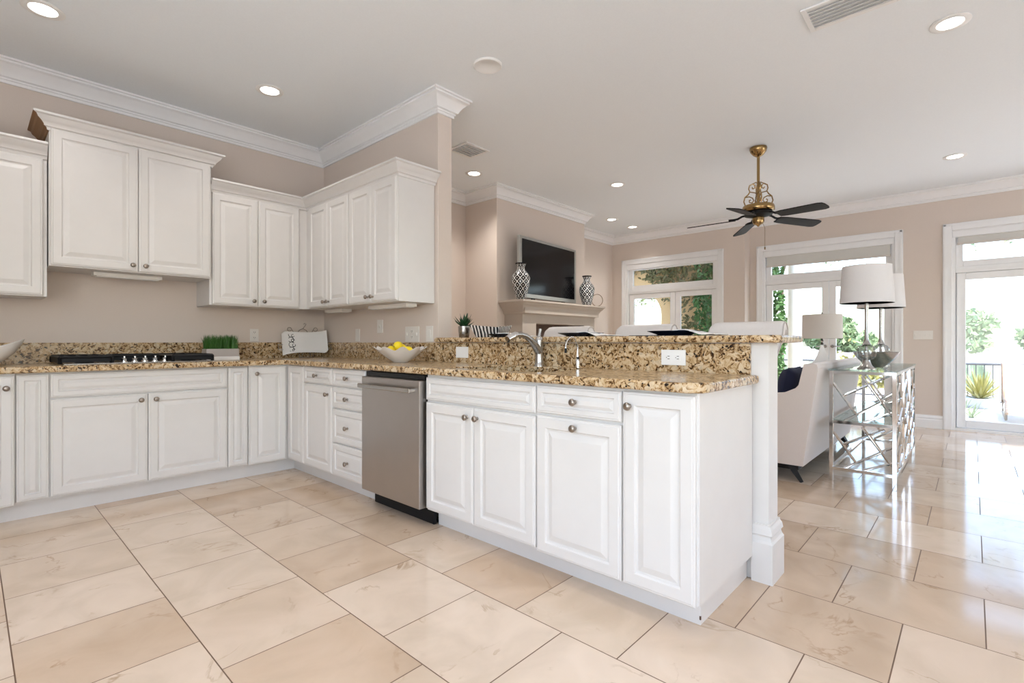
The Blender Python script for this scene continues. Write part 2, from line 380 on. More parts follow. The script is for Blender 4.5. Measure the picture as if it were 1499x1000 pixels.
def fbox(bm, F, u0, u1, v0, v1, n0, n1, bev=0):
    p, q = F(u0, v0, n0), F(u1, v1, n1)
    lo = [min(a, b) for a, b in zip(p, q)]; hi = [max(a, b) for a, b in zip(p, q)]
    return box(bm, lo[0], hi[0], lo[1], hi[1], lo[2], hi[2], bev)

# ------------------------------------------------------------------ room shell
H = 2.92
XL, YB, XF, XF2, YJ = -4.2, -8.0, 5.4, 5.64, -2.25
WT = 0.135                       # thickness of the kitchen half wall
fl = B(); box(fl, XL, XF2+.16, YB, 0, -.12, 0); struct('floor', fl, M['floor'])
ce = B(); box(ce, XL-.2, XF2+.2, YB-.2, .2, H, H+.2); struct('ceiling', ce, M['ceiling'])
struct('wall_kitchen', bx(XL-.2, 1.888, 0, .2, 0, H), M['wall'])
struct('wall_partition', bx(0, WT, -1.778, 0, 0, H, bev=.004), M['wall'])
cb = B(); box(cb, 1.888, 3.72, -.55, .2, 0, H); struct('wall_chimney', cb, M['wall'])
struct('wall_fireplace', bx(3.72, XF, 0, .2, 0, H), M['wall'])
# far wall of the living room in two planes, with three door openings
D1 = (-1.86, -.28, 2.395); D2 = (-4.0, -2.43, 2.40); D3 = (-6.35, -4.55, 2.40)
w1 = B()
box(w1, XF, XF+.2, -.28, .2, 0, H); box(w1, XF, XF+.2, D1[0], D1[1], D1[2], H); box(w1, XF, XF2+.2, YJ, D1[0], 0, H)
struct('wall_patio', w1, M['wall'])
w2 = B()
box(w2, XF2, XF2+.2, D2[1], YJ+.0, 0, H); box(w2, XF2, XF2+.2, D2[0], D2[1], D2[2], H); box(w2, XF2, XF2+.2, D3[1], D2[0], 0, H)
box(w2, XF2, XF2+.2, D3[0], D3[1], D3[2], H); box(w2, XF2, XF2+.2, YB-.2, D3[0], 0, H)
struct('wall_garden', w2, M['wall'])
# walls behind the photographer, with unseen windows sized for the light they let in
wl_ = B(); box(wl_, XL-.2, XL, YB, -6.6, 0, H); box(wl_, XL-.2, XL, -3.2, 0, 0, H); box(wl_, XL-.2, XL, -6.6, -3.2, 0, .5); box(wl_, XL-.2, XL, -6.6, -3.2, 2.6, H)
struct('wall_left', wl_, M['wall'])
wb = B(); box(wb, XL-.2, -3.6, YB-.2, YB, 0, H); box(wb, -.8, 2.0, YB-.2, YB, 0, H); box(wb, 5.2, XF2, YB-.2, YB, 0, H)
for a, c in ((-3.6, -.8), (2.0, 5.2)): box(wb, a, c, YB-.2, YB, 2.3, H); box(wb, a, c, YB-.2, YB, 0, .95)
struct('wall_back', wb, M['wall'])
def win_frame(name, F, u0, u1, v0, v1, nm):
    bm = B()
    for k in range(nm+1):
        u = u0 + (u1-u0)*k/nm; fbox(bm, F, u-.03, u+.03, v0, v1, -.08, .02)
    fbox(bm, F, u0, u1, v0-.03, v0+.03, -.08, .02); fbox(bm, F, u0, u1, v1-.03, v1+.03, -.08, .02)
    w = struct(name, bm, M['trim']); g_ = B(); fbox(g_, F, u0, u1, v0, v1, -.05, -.044); obj('glass', g_, M['glass'], w)
win_frame('window_1', lambda u, v, n: (XL+n, u, v), -6.6, -3.2, .5, 2.6, 3)
win_frame('window_2', lambda u, v, n: (u, YB+n, v), -3.6, -.8, .95, 2.3, 3)
win_frame('window_3', lambda u, v, n: (u, YB+n, v), 2.0, 5.2, .95, 2.3, 3)
# mouldings
CROWN = [(0, 0), (.112, 0), (.112, .012), (.098, .015), (.098, .028), (.086, .034), (.074, .046), (.058, .062), (.044, .082), (.034, .102), (.020, .108), (.020, .118), (.013, .122), (.013, .14), (0, .14)]
struct('trim_1', sweep(B(), CROWN, [(XL, 0), (0, 0), (0, -1.778), (WT, -1.778), (WT, 0), (1.888, 0), (1.888, -.55), (3.72, -.55), (3.72, 0), (XF, 0), (XF, YJ), (XF2, YJ), (XF2, YB)], H), M['trim'], smooth=True, label='stepped white crown moulding under the ceiling')
BASE = [(0, 0), (.018, 0), (.018, .10), (.013, .112), (.013, .118), (.017, .124), (.012, .14), (.006, .15), (.006, .16), (0, .16)]
BASE = [(o, d) for o, d in BASE]
def base(name, path): return struct(name, sweep(B(), BASE, path, 0, up=True), M['trim'])
base('baseboard_partition', [(WT, -3.2), (WT, 0), (1.888, 0), (1.888, -.55)])
base('baseboard_fireplace', [(3.72, -.55), (3.72, 0), (XF, 0), (XF, -.19)])
base('baseboard_patio', [(XF, -1.95), (XF, YJ), (XF2, YJ), (XF2, -2.335)])
base('baseboard_garden', [(XF2, -4.09), (XF2, -4.465)])
# half wall under the bar with its tall plinth moulding
struct('wall_peninsula', bx(0, WT, -4.07, -1.778, 0, 1.058), M['cab'])
PL = [(0, 0), (.022, 0), (.022, .175), (.016, .185), (.012, .20), (.012, .206), (.019, .212), (.015, .235), (.008, .248), (.008, .256), (0, .256)]
struct('trim_2', sweep(B(), PL, [(0, -4.003), (0, -4.07), (WT, -4.07), (WT, -3.2)], 0, up=True), M['cab'], label='tall white plinth moulding wrapped round the end of the half wall')

# ------------------------------------------------------------------ glazed doors to the terrace
def glazed(name, X, y0, y1, top, leaves, head, shade_drop, label):
    """opening between y0 (right) and y1 (left); leaves: list of (ya, yb) for the door panels"""
    fr = B(); C = .085
    for a, b_ in ((y0-C, y0), (y1, y1+C)):
        box(fr, X-.022, X, a, b_, 0, top+C, .004); box(fr, X-.03, X-.02, a+.012 if a < y0 else a+C-.03, (a+.03) if a < y0 else a+C-.012, 0, top+C-.012)
    box(fr, X-.022, X, y0, y1, top, top+C, .004); box(fr, X-.03, X-.02, y0-C+.012, y1+C-.012, top+C-.03, top+C-.012)
    root = struct(name, fr, M['trim'], label=label)
    jb = B()   # jambs, transom bar, transom sash
    box(jb, X, X+.15, y0, y0+.03, 0, top); box(jb, X, X+.15, y1-.03, y1, 0, top); box(jb, X, X+.15, y0+.03, y1-.03, top-.03, top)
    box(jb, X+.03, X+.12, y0+.03, y1-.03, head, head+.075, .004); box(jb, X+.02, X+.05, y0+.03, y1-.03, head+.03, head+.05)
    S = .07; z0, z1 = head+.075, top-.03
    box(jb, X+.05, X+.10, y0+.03, y0+.03+S, z0, z1, .006); box(jb, X+.05, X+.10, y1-.03-S, y1-.03, z0, z1, .006)
    box(jb, X+.05, X+.10, y0+.03+S, y1-.03-S, z0, z0+S, .006); box(jb, X+.05, X+.10, y0+.03+S, y1-.03-S, z1-S, z1, .006)
    box(jb, X+.0, X+.15, y0+.03, y1-.03, -.0, .028)
    box(jb, X+.098, X+.13, y0+.029, y0+.055, .028, head); box(jb, X+.098, X+.13, y1-.055, y1-.029, .028, head); box(jb, X+.098, X+.13, (y0+y1)/2-.03, (y0+y1)/2+.03, .028, head)
    obj('frame', jb, M['trim'], root)
    obj('transom_glass', bx(X+.07, X+.076, y0+.03+S-.01, y1-.03-S+.01, z0+S-.01, z1-S+.01), M['glass'], root)
    for i, (a, b_) in enumerate(leaves):
        lf = B(); S2 = .082; x0_, x1_ = X+.05, X+.095
        box(lf, x0_, x1_, a, a+S2, .032, head-.003, .005); box(lf, x0_, x1_, b_-S2, b_, .032, head-.003, .005)
        box(lf, x0_, x1_, a+S2, b_-S2, .032, .125, .005); box(lf, x0_, x1_, a+S2, b_-S2, head-.085, head-.003, .005)
        d = obj('door_leaf', lf, M['trim'], root)
        obj('door_glass', bx(X+.068, X+.074, a+S2-.01, b_-S2+.01, .115, head-.075), M['glass'], d)
        if len(leaves) == 2:
            yy = b_-.04 if i == 0 else a+.04
            hb = B(); lathe(hb, [(.022, 0), (.022, .006), (.009, .010), (.009, .04), (0, .04)], (x0_, yy, 1.0), 12, 'x')
            for v in hb.verts: v.co.x = 2*x0_ - v.co.x
            tube(hb, [(x0_-.038, yy, 1.0), (x0_-.042, yy-.05 if i == 0 else yy+.05, 1.0), (x0_-.04, yy-.10 if i == 0 else yy+.10, .997)], .007, 8)
            obj('handle', hb, M['steel_lt'], d, True)
            obj('lock', lathe(B(), [(.02, -.012), (.02, 0), (0, 0)], (x0_, yy, 1.13), 12, 'x'), M['steel_lt'], d, True)
    return root
glazed('door_1', XF, D1[0], D1[1], D1[2], [(-1.825, -1.155), (-1.15, -.315)][::1], 1.885, 0, 'white french doors with a transom, nearest the fireplace')
glazed('door_2', XF2, D2[0], D2[1], D2[2], [(-3.965, -3.268), (-3.263, -2.465)], 1.905, .2, 'white french doors with a transom behind the two matching table lamps')
glazed('door_3', XF2, D3[0], D3[1], D3[2], [(-6.31, -5.453), (-5.448, -4.59)], 1.89, .2, 'wide glazed doors at the right edge, with a view of the railing')
def blind(X, y0, y1, top, drop, label):
    t = thing('roller_blind', label, 'window blind', (X, (y0+y1)/2, top))
    obj('cassette', bx(X-.008, X+.062, y0+.005, y1-.005, top-.085, top-.012, .006), M['trim'], t)
    if drop:
        fb = B(); 
        for k in range(3): box(fb, X+.012, X+.030-.004*k, y0+.05, y1-.05, top-.085-drop*(k+1)/3, top-.085-drop*k/3+.004, .003)
        obj('shade_fabric', fb, M['blind'], t); obj('bottom_rail', bx(X+.008, X+.034, y0+.045, y1-.045, top-.09-drop-.022, top-.083-drop, .005), M['shade2'], t)
G = 'roller blinds over the terrace doors'
blind(XF, D1[0], D1[1], D1[2], 0, 'white blind cassette, fully raised, above the ivy-view doors')
blind(XF2, D2[0], D2[1], D2[2], .125, 'white roller blind slightly lowered behind the tall table lamp shades')
blind(XF2, D3[0], D3[1], D3[2], .065, 'white roller blind barely lowered at the right edge of the photo')

# ------------------------------------------------------------------ base cabinets
def cabinet(name, label, cat, F, u0, u1, v0, v1, depth, fronts, body_front=0.0, toe=None, group=None, ext=0, ext1=0, hollow=False):
    """fronts: (kind, u0, u1, v0, v1, knob or None)"""
    c0 = F((u0+u1)/2, 0 if toe is not None else v0, 0); t = thing(name, label, cat, c0, 0, group)
    bm = B()
    if hollow:   # open carcass round the sink bowl
        for a_ in ((u0, u0+.018, v0, v1, -depth, body_front), (u1-.018, u1, v0, v1, -depth, body_front), (u0+.018, u1-.018, v0, v0+.018, -depth, body_front),
                   (u0+.018, u1-.018, v0+.018, v1, -depth, -depth+.012), (u0+.018, u1-.018, v0+.018, v1, -.018, body_front)): fbox(bm, F, *a_)
    else: fbox(bm, F, u0, u1, v0, v1, -depth, body_front)
    if toe is not None: fbox(bm, F, u0-ext, u1+ext1, .0, v0, -depth, -toe)
    obj('body', bm, M['cab'], t)
    for kind, a, b_, c, d, kn in fronts:
        p = obj(kind, panel(B(), F, a, b_, c, d, f=.045 if kind in ('drawer', 'false_front') else .058), M['cab'], t)
        if kn: knob(F, kn[0], kn[1], p)
    return t
VB, VT, DB, DT = .106, .878, .118, .868
A0 = frameA(.609); A1 = frameA(.585)      # the cooktop run sits slightly back
cabinet('base_cabinet', 'white base cabinet with one knob at the far left edge under the white bowl', 'cabinet', A0, -2.75, -2.203, VB, VT, .60,
        [('door', -2.70, -2.207, .108, .866, (-2.24, .795))], toe=.08)
cabinet('filler_cabinet', 'narrow white raised-panel cabinet without knob, left of the cooktop doors', 'cabinet', A1, -2.203, -2.052, VB, VT, .58,
        [('door', -2.199, -2.056, DB, DT, None)], toe=.056)
cabinet('base_cabinet', 'wide white two-door cabinet with a long blank drawer front under the cooktop', 'cabinet', A1, -2.052, -1.062, VB, VT, .58,
        [('false_front', -2.049, -1.066, .722, DT, None), ('door', -2.049, -1.560, DB, .712, (-1.60, .672)), ('door', -1.556, -1.066, DB, .712, (-1.516, .672))], toe=.056)
cabinet('filler_cabinet', 'narrow white raised-panel cabinet without knob, right of the cooktop doors', 'cabinet', A1, -1.062, -.917, VB, VT, .58,
        [('door', -1.058, -.921, DB, DT, None)], toe=.056)
cabinet('base_cabinet', 'white single-door cabinet with a knob in the inner corner of the kitchen', 'cabinet', A0, -.917, -.609, VB, VT, .60,
        [('door', -.913, -.634, .112, .866, (-.872, .815))], toe=.08, ext1=.081)
B0 = frameB(.609)
cabinet('filler_cabinet', 'narrow white raised-panel cabinet without knob, in the corner on the peninsula side', 'cabinet', B0, .61, .913, VB, VT, .60,
        [('door', .634, .909, DB, .872, None)], toe=.08, ext=.09)
cabinet('base_cabinet', 'white cabinet with one drawer over one door, beside the drawer stack', 'cabinet', B0, .913, 1.359, VB, VT, .60,
        [('drawer', .916, 1.355, .752, .872, (1.136, .812)), ('door', .916, 1.355, DB, .742, (1.305, .684))], toe=.08)
cabinet('drawer_cabinet', 'white stack of four drawers left of the dishwasher', 'cabinet', B0, 1.359, 1.806, VB, VT, .60,
        [('drawer', 1.363, 1.802, .752, .872, (1.582, .812)), ('drawer', 1.363, 1.802, .598, .742, (1.582, .668)),
         ('drawer', 1.363, 1.802, .352, .588, (1.582, .470)), ('drawer', 1.363, 1.802, DB, .342, (1.582, .228))], toe=.08)
cabinet('sink_cabinet', 'white two-door sink cabinet with a blank drawer front, right of the dishwasher', 'cabinet', B0, 2.438, 3.256, VB, VT, .60,
        [('false_front', 2.443, 3.252, .735, .862, None), ('door', 2.443, 2.835, DB, .722, (2.797, .672)), ('door', 2.839, 3.252, DB, .722, (2.872, .672))], toe=.08, hollow=True)
cabinet('base_cabinet', 'white cabinet with a knobbed drawer over a knobbed door on the peninsula', 'cabinet', B0, 3.256, 3.702, VB, VT, .60,
        [('drawer', 3.260, 3.698, .742, .866, (3.478, .806)), ('door', 3.260, 3.698, .106, .729, (3.478, .694))], toe=.08)
endc = cabinet('base_cabinet', 'white end cabinet of the peninsula with a tall narrow door and plain side', 'cabinet', B0, 3.702, 4.002, VB, VT, .60,
        [('door', 3.706, 3.998, .106, .868, (3.740, .812))], toe=.08, ext1=-.022)
obj('side_panel', bx(-.607, -.022, -4.008, -4.000, VB+.004, VT), M['cab'], endc)
ch = B(); box(ch, -.5305, -.5255, -3.9815, -3.976, .020, .034)
obj('paint_chip', ch, M['brown'], endc)

# ------------------------------------------------------------------ dishwasher
dw = thing('dishwasher', 'stainless steel dishwasher with a towel-bar handle between white cabinets', 'dishwasher', (-.6, -2.122, 0))
obj('tub', bx(-.60, -.03, -2.432, -1.812, .10, .872), M['black'], dw)
obj('control_strip', bx(-.625, -.60, -2.432, -1.812, .842, .874, .003), M['blackgloss'], dw)
obj('door', bx(-.662, -.602, -2.428, -1.818, .112, .842, .004), M['steel'], dw)
hd = B(); box(hd, -.712, -.690, -2.395, -1.845, .772, .800, .006)
for y in (-2.375, -1.865): box(hd, -.692, -.66, y-.012, y+.012, .776, .796, .003)
obj('handle', hd, M['steel_lt'], dw)
obj('kick_plate', bx(-.56, -.54, -2.432, -1.812, .004, .10), M['black'], dw)
for y in (-2.40, -1.84):
    obj('foot', lathe(B(), [(.016, 0), (.016, .012), (.006, .014), (.006, .10)], (-.52, y, 0), 10), M['black'], dw, True)

# ------------------------------------------------------------------ worktop, backsplash, bar top
ct = B(); ZT, ZB = .917, .879
outline = [(-2.75, -.022), (-.022, -.022), (-.022, -4.035), (-.652, -4.035), (-.652, -.652), (-2.75, -.652)]
ol = rounded(outline, [0, 0, 0, .07, 0, 0])
hole = rounded([(-.53, -2.52), (-.12, -2.52), (-.12, -3.20), (-.53, -3.20)], [.05]*4)
def slab_with_hole(bm, outer, inner, z0, z1, bev):
    from mathutils.geometry import tessellate_polygon
    def ring(pts, z): return [bm.verts.new((x, y, z)) for x, y in pts]
    def inset(pts, d, inside=True):
        n_ = len(pts); out = []
        area = sum(pts[i][0]*pts[(i+1) % n_][1]-pts[(i+1) % n_][0]*pts[i][1] for i in range(n_)); sgn = 1 if area > 0 else -1
        for i in range(n_):
            a = Vector(pts[i-1]); p = Vector(pts[i]); c = Vector(pts[(i+1) % n_])
            d1 = (p-a).normalized(); d2 = (c-p).normalized()
            n1 = Vector((-d1.y, d1.x))*sgn; n2 = Vector((-d2.y, d2.x))*sgn
            mv = (n1+n2)/max(.3, 1+n1.dot(n2)); out.append(tuple(p+mv*d))
        return out
    rings = []
    prof = [(bev, z0), (bev*.3, z0+bev*.3), (0, z0+bev), (0, z1-bev), (bev*.3, z1-bev*.3), (bev, z1)]
    for d, z in prof: rings.append(ring(inset(outer, d), z))
    k = len(outer)
    for a, b_ in zip(rings, rings[1:]):
        for i in range(k): bm.faces.new((a[i], a[(i+1) % k], b_[(i+1) % k], b_[i]))
    ins = [ring(inner, z0), ring(inner, z1-.004), ring(inset(inner, -.004), z1)] if inner else []
    for a, b_ in zip(ins, ins[1:]):
        for i in range(len(inner)): bm.faces.new((a[i], a[(i+1) % len(inner)], b_[(i+1) % len(inner)], b_[i]))
    for o_, i_ in ((rings[0], ins[0] if ins else None), (rings[-1], ins[-1] if ins else None)):
        polys = [[v.co.copy() for v in o_]] + ([[v.co.copy() for v in i_]] if i_ else [])
        flat = list(o_) + (list(i_) if i_ else [])
        for tri in tessellate_polygon(polys):
            try: bm.faces.new([flat[q] for q in tri])
            except ValueError: pass
    return bm
ctop = obj('countertop', slab_with_hole(ct, ol, hole, ZB, ZT, .009), M['granite'])
tag(ctop, 'L-shaped speckled gold granite worktop over the white base cabinets', 'countertop')
obj('backsplash', bx(-2.75, -.002, -.022, -.002, ZB, 1.057, .002), M['granite'], ctop)
bs = B(); box(bs, -.022, -.002, -3.998, -.022, ZB, 1.0565, .002)
obj('backsplash', bs, M['granite'], ctop)
bt = slab_with_hole(B(), rounded([(-.052, -1.80), (.40, -1.80), (.40, -4.125), (-.052, -4.125)], [0, 0, .05, .05]), None, 1.0595, 1.094, .010)
tag(obj('bar_counter', bt, M['granite']), 'raised gold granite bar ledge set with dark plates above the sink', 'bar counter')
# undermount sink
sk = thing('sink', 'stainless undermount sink bowl set below the granite behind the tall faucet', 'sink', (-.325, -2.86, .70))
sb = B(); rows = []
for ins, z in ((-.02, .8785), (0, .8785), (.005, .72), (.04, .70), (.18, .697)):
    rows.append([sb.verts.new((x, y, z)) for x, y in rounded([(-.53+ins, -2.52-ins), (-.12-ins, -2.52-ins), (-.12-ins, -3.20+ins), (-.53+ins, -3.20+ins)], [.05]*4)])
for a, b_ in zip(rows, rows[1:]):
    for i in range(len(a)): sb.faces.new((a[i], a[(i+1) % len(a)], b_[(i+1) % len(a)], b_[i]))
sb.faces.new(rows[-1])
obj('basin', sb, M['steel_lt'], sk, True)
obj('drain', lathe(B(), [(.045, .6972), (.045, .699), (.03, .700), (0, .7)], (-.325, -2.86, 0), 20), M['chrome'], sk, True)

# faucet
fc = thing('faucet', 'brushed nickel kitchen faucet with curved spout and lever on top, behind the sink', 'faucet', (-.085, -2.83, ZT))
fx, fy = -.085, -2.83
obj('base', lathe(B(), [(.032, 0), (.032, .006), (.027, .012), (.025, .03), (.023, .06)], (fx, fy, ZT), 20), M['steel_lt'], fc, True)
obj('column', lathe(B(), [(.023, .05), (.0215, .12), (.023, .15), (.021, .168), (.013, .176), (0, .178)], (fx, fy, ZT), 20), M['steel_lt'], fc, True)
pts = [(fx, fy, ZT+.085), (fx-.035, fy+.002, ZT+.125), (fx-.075, fy+.004, ZT+.158), (fx-.115, fy+.006, ZT+.180), (fx-.155, fy+.008, ZT+.189), (fx-.19, fy+.01, ZT+.187)]
obj('spout', tube(B(), pts, .016, 12, radii=[.026, .023, .019, .017, .016, .016]), M['steel_lt'], fc, True)
obj('spray_head', tube(B(), [(fx-.185, fy+.01, ZT+.188), (fx-.20, fy+.01, ZT+.186), (fx-.235, fy+.012, ZT+.172), (fx-.262, fy+.014, ZT+.160)], .02, 14, radii=[.016, .021, .0215, .019]), M['chrome'], fc, True)
obj('lever', tube(B(), [(fx, fy, ZT+.175), (fx+.004, fy, ZT+.20), (fx+.012, fy, ZT+.222)], .008, 10, radii=[.012, .008, .011]), M['steel_lt'], fc, True)
# slender filtered-water tap
ft = thing('water_tap', 'slender gooseneck filtered-water tap with black collar, right of the main faucet', 'faucet', (-.115, -3.13, ZT))
obj('base', lathe(B(), [(.012, 0), (.012, .04), (.010, .05), (.004, .055)], (-.115, -3.13, ZT), 14), M['chrome'], ft, True)
obj('collar', lathe(B(), [(.0085, .048), (.0085, .06), (.004, .064)], (-.115, -3.13, ZT), 12), M['black'], ft, True)
pts = [(-.115, -3.13, ZT+.06), (-.116, -3.13, ZT+.11)] + [(-.116-.055*(1-math.cos(a)), -3.13, ZT+.11+.062*math.sin(a)) for a in [k*PI/10 for k in range(1, 11)]]
obj('spout', tube(B(), pts, .0045, 8), M['chrome'], ft, True)
obj('nozzle', lathe(B(), [(.007, -.018), (.007, .004), (.004, .008)], (-.226, -3.13, ZT+.105), 10), M['black'], ft, True)

# ------------------------------------------------------------------ upper cabinets
U0 = frameA(.325); UH = frameA(.372); UB = frameB(.325)
cabinet('wall_cabinet', 'white wall cabinet at the far left edge, lower than its taller neighbour', 'cabinet', U0, -2.75, -2.043, 1.355, 2.25, .32,
        [('door', -2.72, -2.062, 1.362, 2.238, None)])
cabinet('wall_cabinet', 'tall two-door white wall cabinet raised above the cooktop', 'cabinet', UH, -2.037, -1.109, 1.553, 2.45, .37,
        [('door', -2.030, -1.573, 1.560, 2.436, (-1.606, 1.60)), ('door', -1.569, -1.118, 1.560, 2.436, (-1.533, 1.60))])
cabinet('wall_cabinet', 'two-door white wall cabinet between the raised one and the corner', 'cabinet', U0, -1.107, -.325, 1.354, 2.25, .32,
        [('door', -1.090, -.748, 1.361, 2.240, (-.786, 1.40)), ('door', -.744, -.400, 1.361, 2.240, (-.706, 1.40))])
cabinet('wall_cabinet', 'white wall cabinet with two slim doors in the corner above the propped platter', 'cabinet', UB, .325, 1.078, 1.354, 2.25, .32,
        [('door', .395, .733, 1.361, 2.240, (.700, 1.40)), ('door', .737, 1.072, 1.361, 2.240, (.770, 1.40))])
uc = cabinet('wall_cabinet', 'white wall cabinet with two slim doors and an exposed plain side, above the lemons', 'cabinet', UB, 1.078, 1.742, 1.354, 2.25, .32,
        [('door', 1.084, 1.407, 1.361, 2.240, (1.374, 1.40)), ('door', 1.411, 1.736, 1.361, 2.240, (1.444, 1.40))])
CC = [(0, 0), (.075, 0), (.078, .006), (.078, .014), (.062, .020), (.055, .036), (.038, .050), (.026, .066), (.026, .074), (.014, .080), (.010, .095), (0, .097)]
def cornice(path, z, label, prof=CC, sub=None):
    bm = sweep(B(), prof, path, z, sub=sub)
    o = obj('cabinet_cornice', bm, M['cab'], smooth=True); tag(o, label, 'cornice', kind='thing'); return o
cornice([(-2.75, -.325), (-2.043, -.325)], 2.335, 'short white cornice on the far left wall cabinet')
cornice([(-1.106, -.325), (-.325, -.325), (-.325, -1.742), (-.002, -1.742)], 2.335, 'white cornice running round the corner on top of the right wall cabinets')
hc = cornice([(-2.037, -.005), (-2.037, -.372), (-1.109, -.372), (-1.109, -.005)], 2.515, 'highest white cornice, on the raised cabinet above the cooktop', sub=(1, 3))
hr = obj('side_return', sweep(B(), CC, [(-2.037, -.005), (-2.037, -.372), (-1.109, -.372), (-1.109, -.005)], 2.515, sub=(0, 1)), M['rawwood'], hc); hr['label'] = 'unpainted brown wooden return of the cornice'
def under_light(a, b_, F, z, label, group='under-cabinet lights'):
    t = thing('under_cabinet_light', label, 'light', F((a+b_)/2, z, 0), 0, group)
    bm = B(); fbox(bm, F, a, b_, z-.028, z-.001, -.22, -.12, .004); obj('housing', bm, M['plasticw'], t)
    bm = B(); fbox(bm, F, a+.02, b_-.02, z-.032, z-.028, -.21, -.13); obj('lens', bm, M['plastic'], t)
under_light(-1.80, -1.40, UH, 1.553, 'slim unlit light strip under the raised cabinet above the cooktop')
under_light(.42, .72, UB, 1.354, 'slim light strip under the corner wall cabinet above the platter')
under_light(1.14, 1.66, UB, 1.354, 'slim light strip under the wall cabinet above the lemon bowl')

# ------------------------------------------------------------------ cooktop
ck = thing('cooktop', 'black gas cooktop in a steel tray with a centre row of knobs', 'cooktop', (-1.57, -.31, ZT))
obj('tray', bx(-1.985, -1.155, -.568, -.06, ZT, ZT+.008, .003), M['steel_lt'], ck)
def grate(x0, x1, y0, y1):
    bm = B(); z = ZT+.047; t = .006
    for p, q in (((x0, y0), (x1, y0)), ((x1, y0), (x1, y1)), ((x1, y1), (x0, y1)), ((x0, y1), (x0, y0))):
        bar(bm, (*p, z), (*q, z), .016)
    for k in range(1, 4):
        x = x0+(x1-x0)*k/4; bar(bm, (x, y0, z), (x, y1, z), .010)
    bar(bm, (x0, (y0+y1)/2, z), (x1, (y0+y1)/2, z), .010)
    for x in (x0, x1):
        for y in (y0, y1): bar(bm, (x, y, ZT+.007), (x, y, z), .016)
    for x in (x0, x1): box(bm, x-.004, x+.004, y0, y1, ZT+.012, z)
    box(bm, x0, x1, y0-.004, y0+.004, ZT+.016, z)
    return bm
for x0, x1 in ((-2.0, -1.745), (-1.40, -1.150)): obj('grate', grate(x0, x1, -.545, -.085), M['black'], ck)
obj('grate', grate(-1.705, -1.44, -.31, -.085), M['black'], ck)
for x, y in ((-1.87, -.43), (-1.87, -.20), (-1.275, -.43), (-1.275, -.20), (-1.57, -.20)):
    obj('burner', lathe(B(), [(.05, .008), (.05, .016), (.035, .02), (.035, .03), (0, .031)], (x, y, ZT), 18), M['black'], ck, True)
for k in range(5):
    kx = -1.672 + k*.058; kb = lathe(B(), [(.021, .007), (.021, .012), (.015, .014), (.014, .030), (.017, .034), (0, .036)], (kx, -.50, ZT), 14)
    box(kb, kx-.004, kx+.004, -.516, -.484, ZT+.032, ZT+.050, .002)
    obj('knob', kb, M['chrome'], ck, True)

# ------------------------------------------------------------------ things on the counters
# white boat-shaped bowl
wbw = thing('bowl', 'large white boat-shaped bowl at the left edge of the worktop', 'bowl', (-2.315, -.36, ZT))
def boat(a, r, z):
    e = (math.cos(a))**2; t = max(0, (z)/.11); k = 1+.28*e*t
    return r*k, z + .055*e*t*t
out = [(.045, 0), (.048, .012), (.075, .03), (.108, .062), (.128, .096), (.132, .11)]
inn = [(.126, .108), (.118, .09), (.09, .05), (.05, .03), (0, .027)]
obj('shell', lathe(B(), out+inn, (-2.315, -.36, ZT), 40, fz=boat), M['ceramic'], wbw, True)
# grass planter
gp = thing('grass_planter', 'low grey box planter of clipped green grass beside the cooktop', 'plant', (-1.0, -.27, ZT))
pb = B(); box(pb, -1.128, -.890, -.330, -.215, ZT+.002, ZT+.09, .003); obj('box', pb, M['greypot'], gp)
obj('lower_band', bx(-1.131, -.887, -.333, -.212, ZT, ZT+.028, .003), M['ceramic'], gp)
gb = B(); rnd = random.Random(3)
for k in range(900):
    x = rnd.uniform(-1.122, -.896); y = rnd.uniform(-.325, -.22); h = rnd.uniform(.085, .125); w = rnd.uniform(.0015, .003); a = rnd.uniform(0, PI)
    dx, dy = rnd.gauss(0, .010), rnd.gauss(0, .010); ca, sa = math.cos(a)*w, math.sin(a)*w; z = ZT+.085
    v = [gb.verts.new(p) for p in ((x-ca, y-sa, z), (x+ca, y+sa, z), (x+ca*.8+dx*.4, y+sa*.8+dy*.4, z+h*.6), (x-ca*.8+dx*.4, y-sa*.8+dy*.4, z+h*.6), (x+dx, y+dy, z+h))]
    gb.faces.new(v[:4]); gb.faces.new((v[3], v[2], v[4]))
obj('grass', gb, M['grass'], gp)
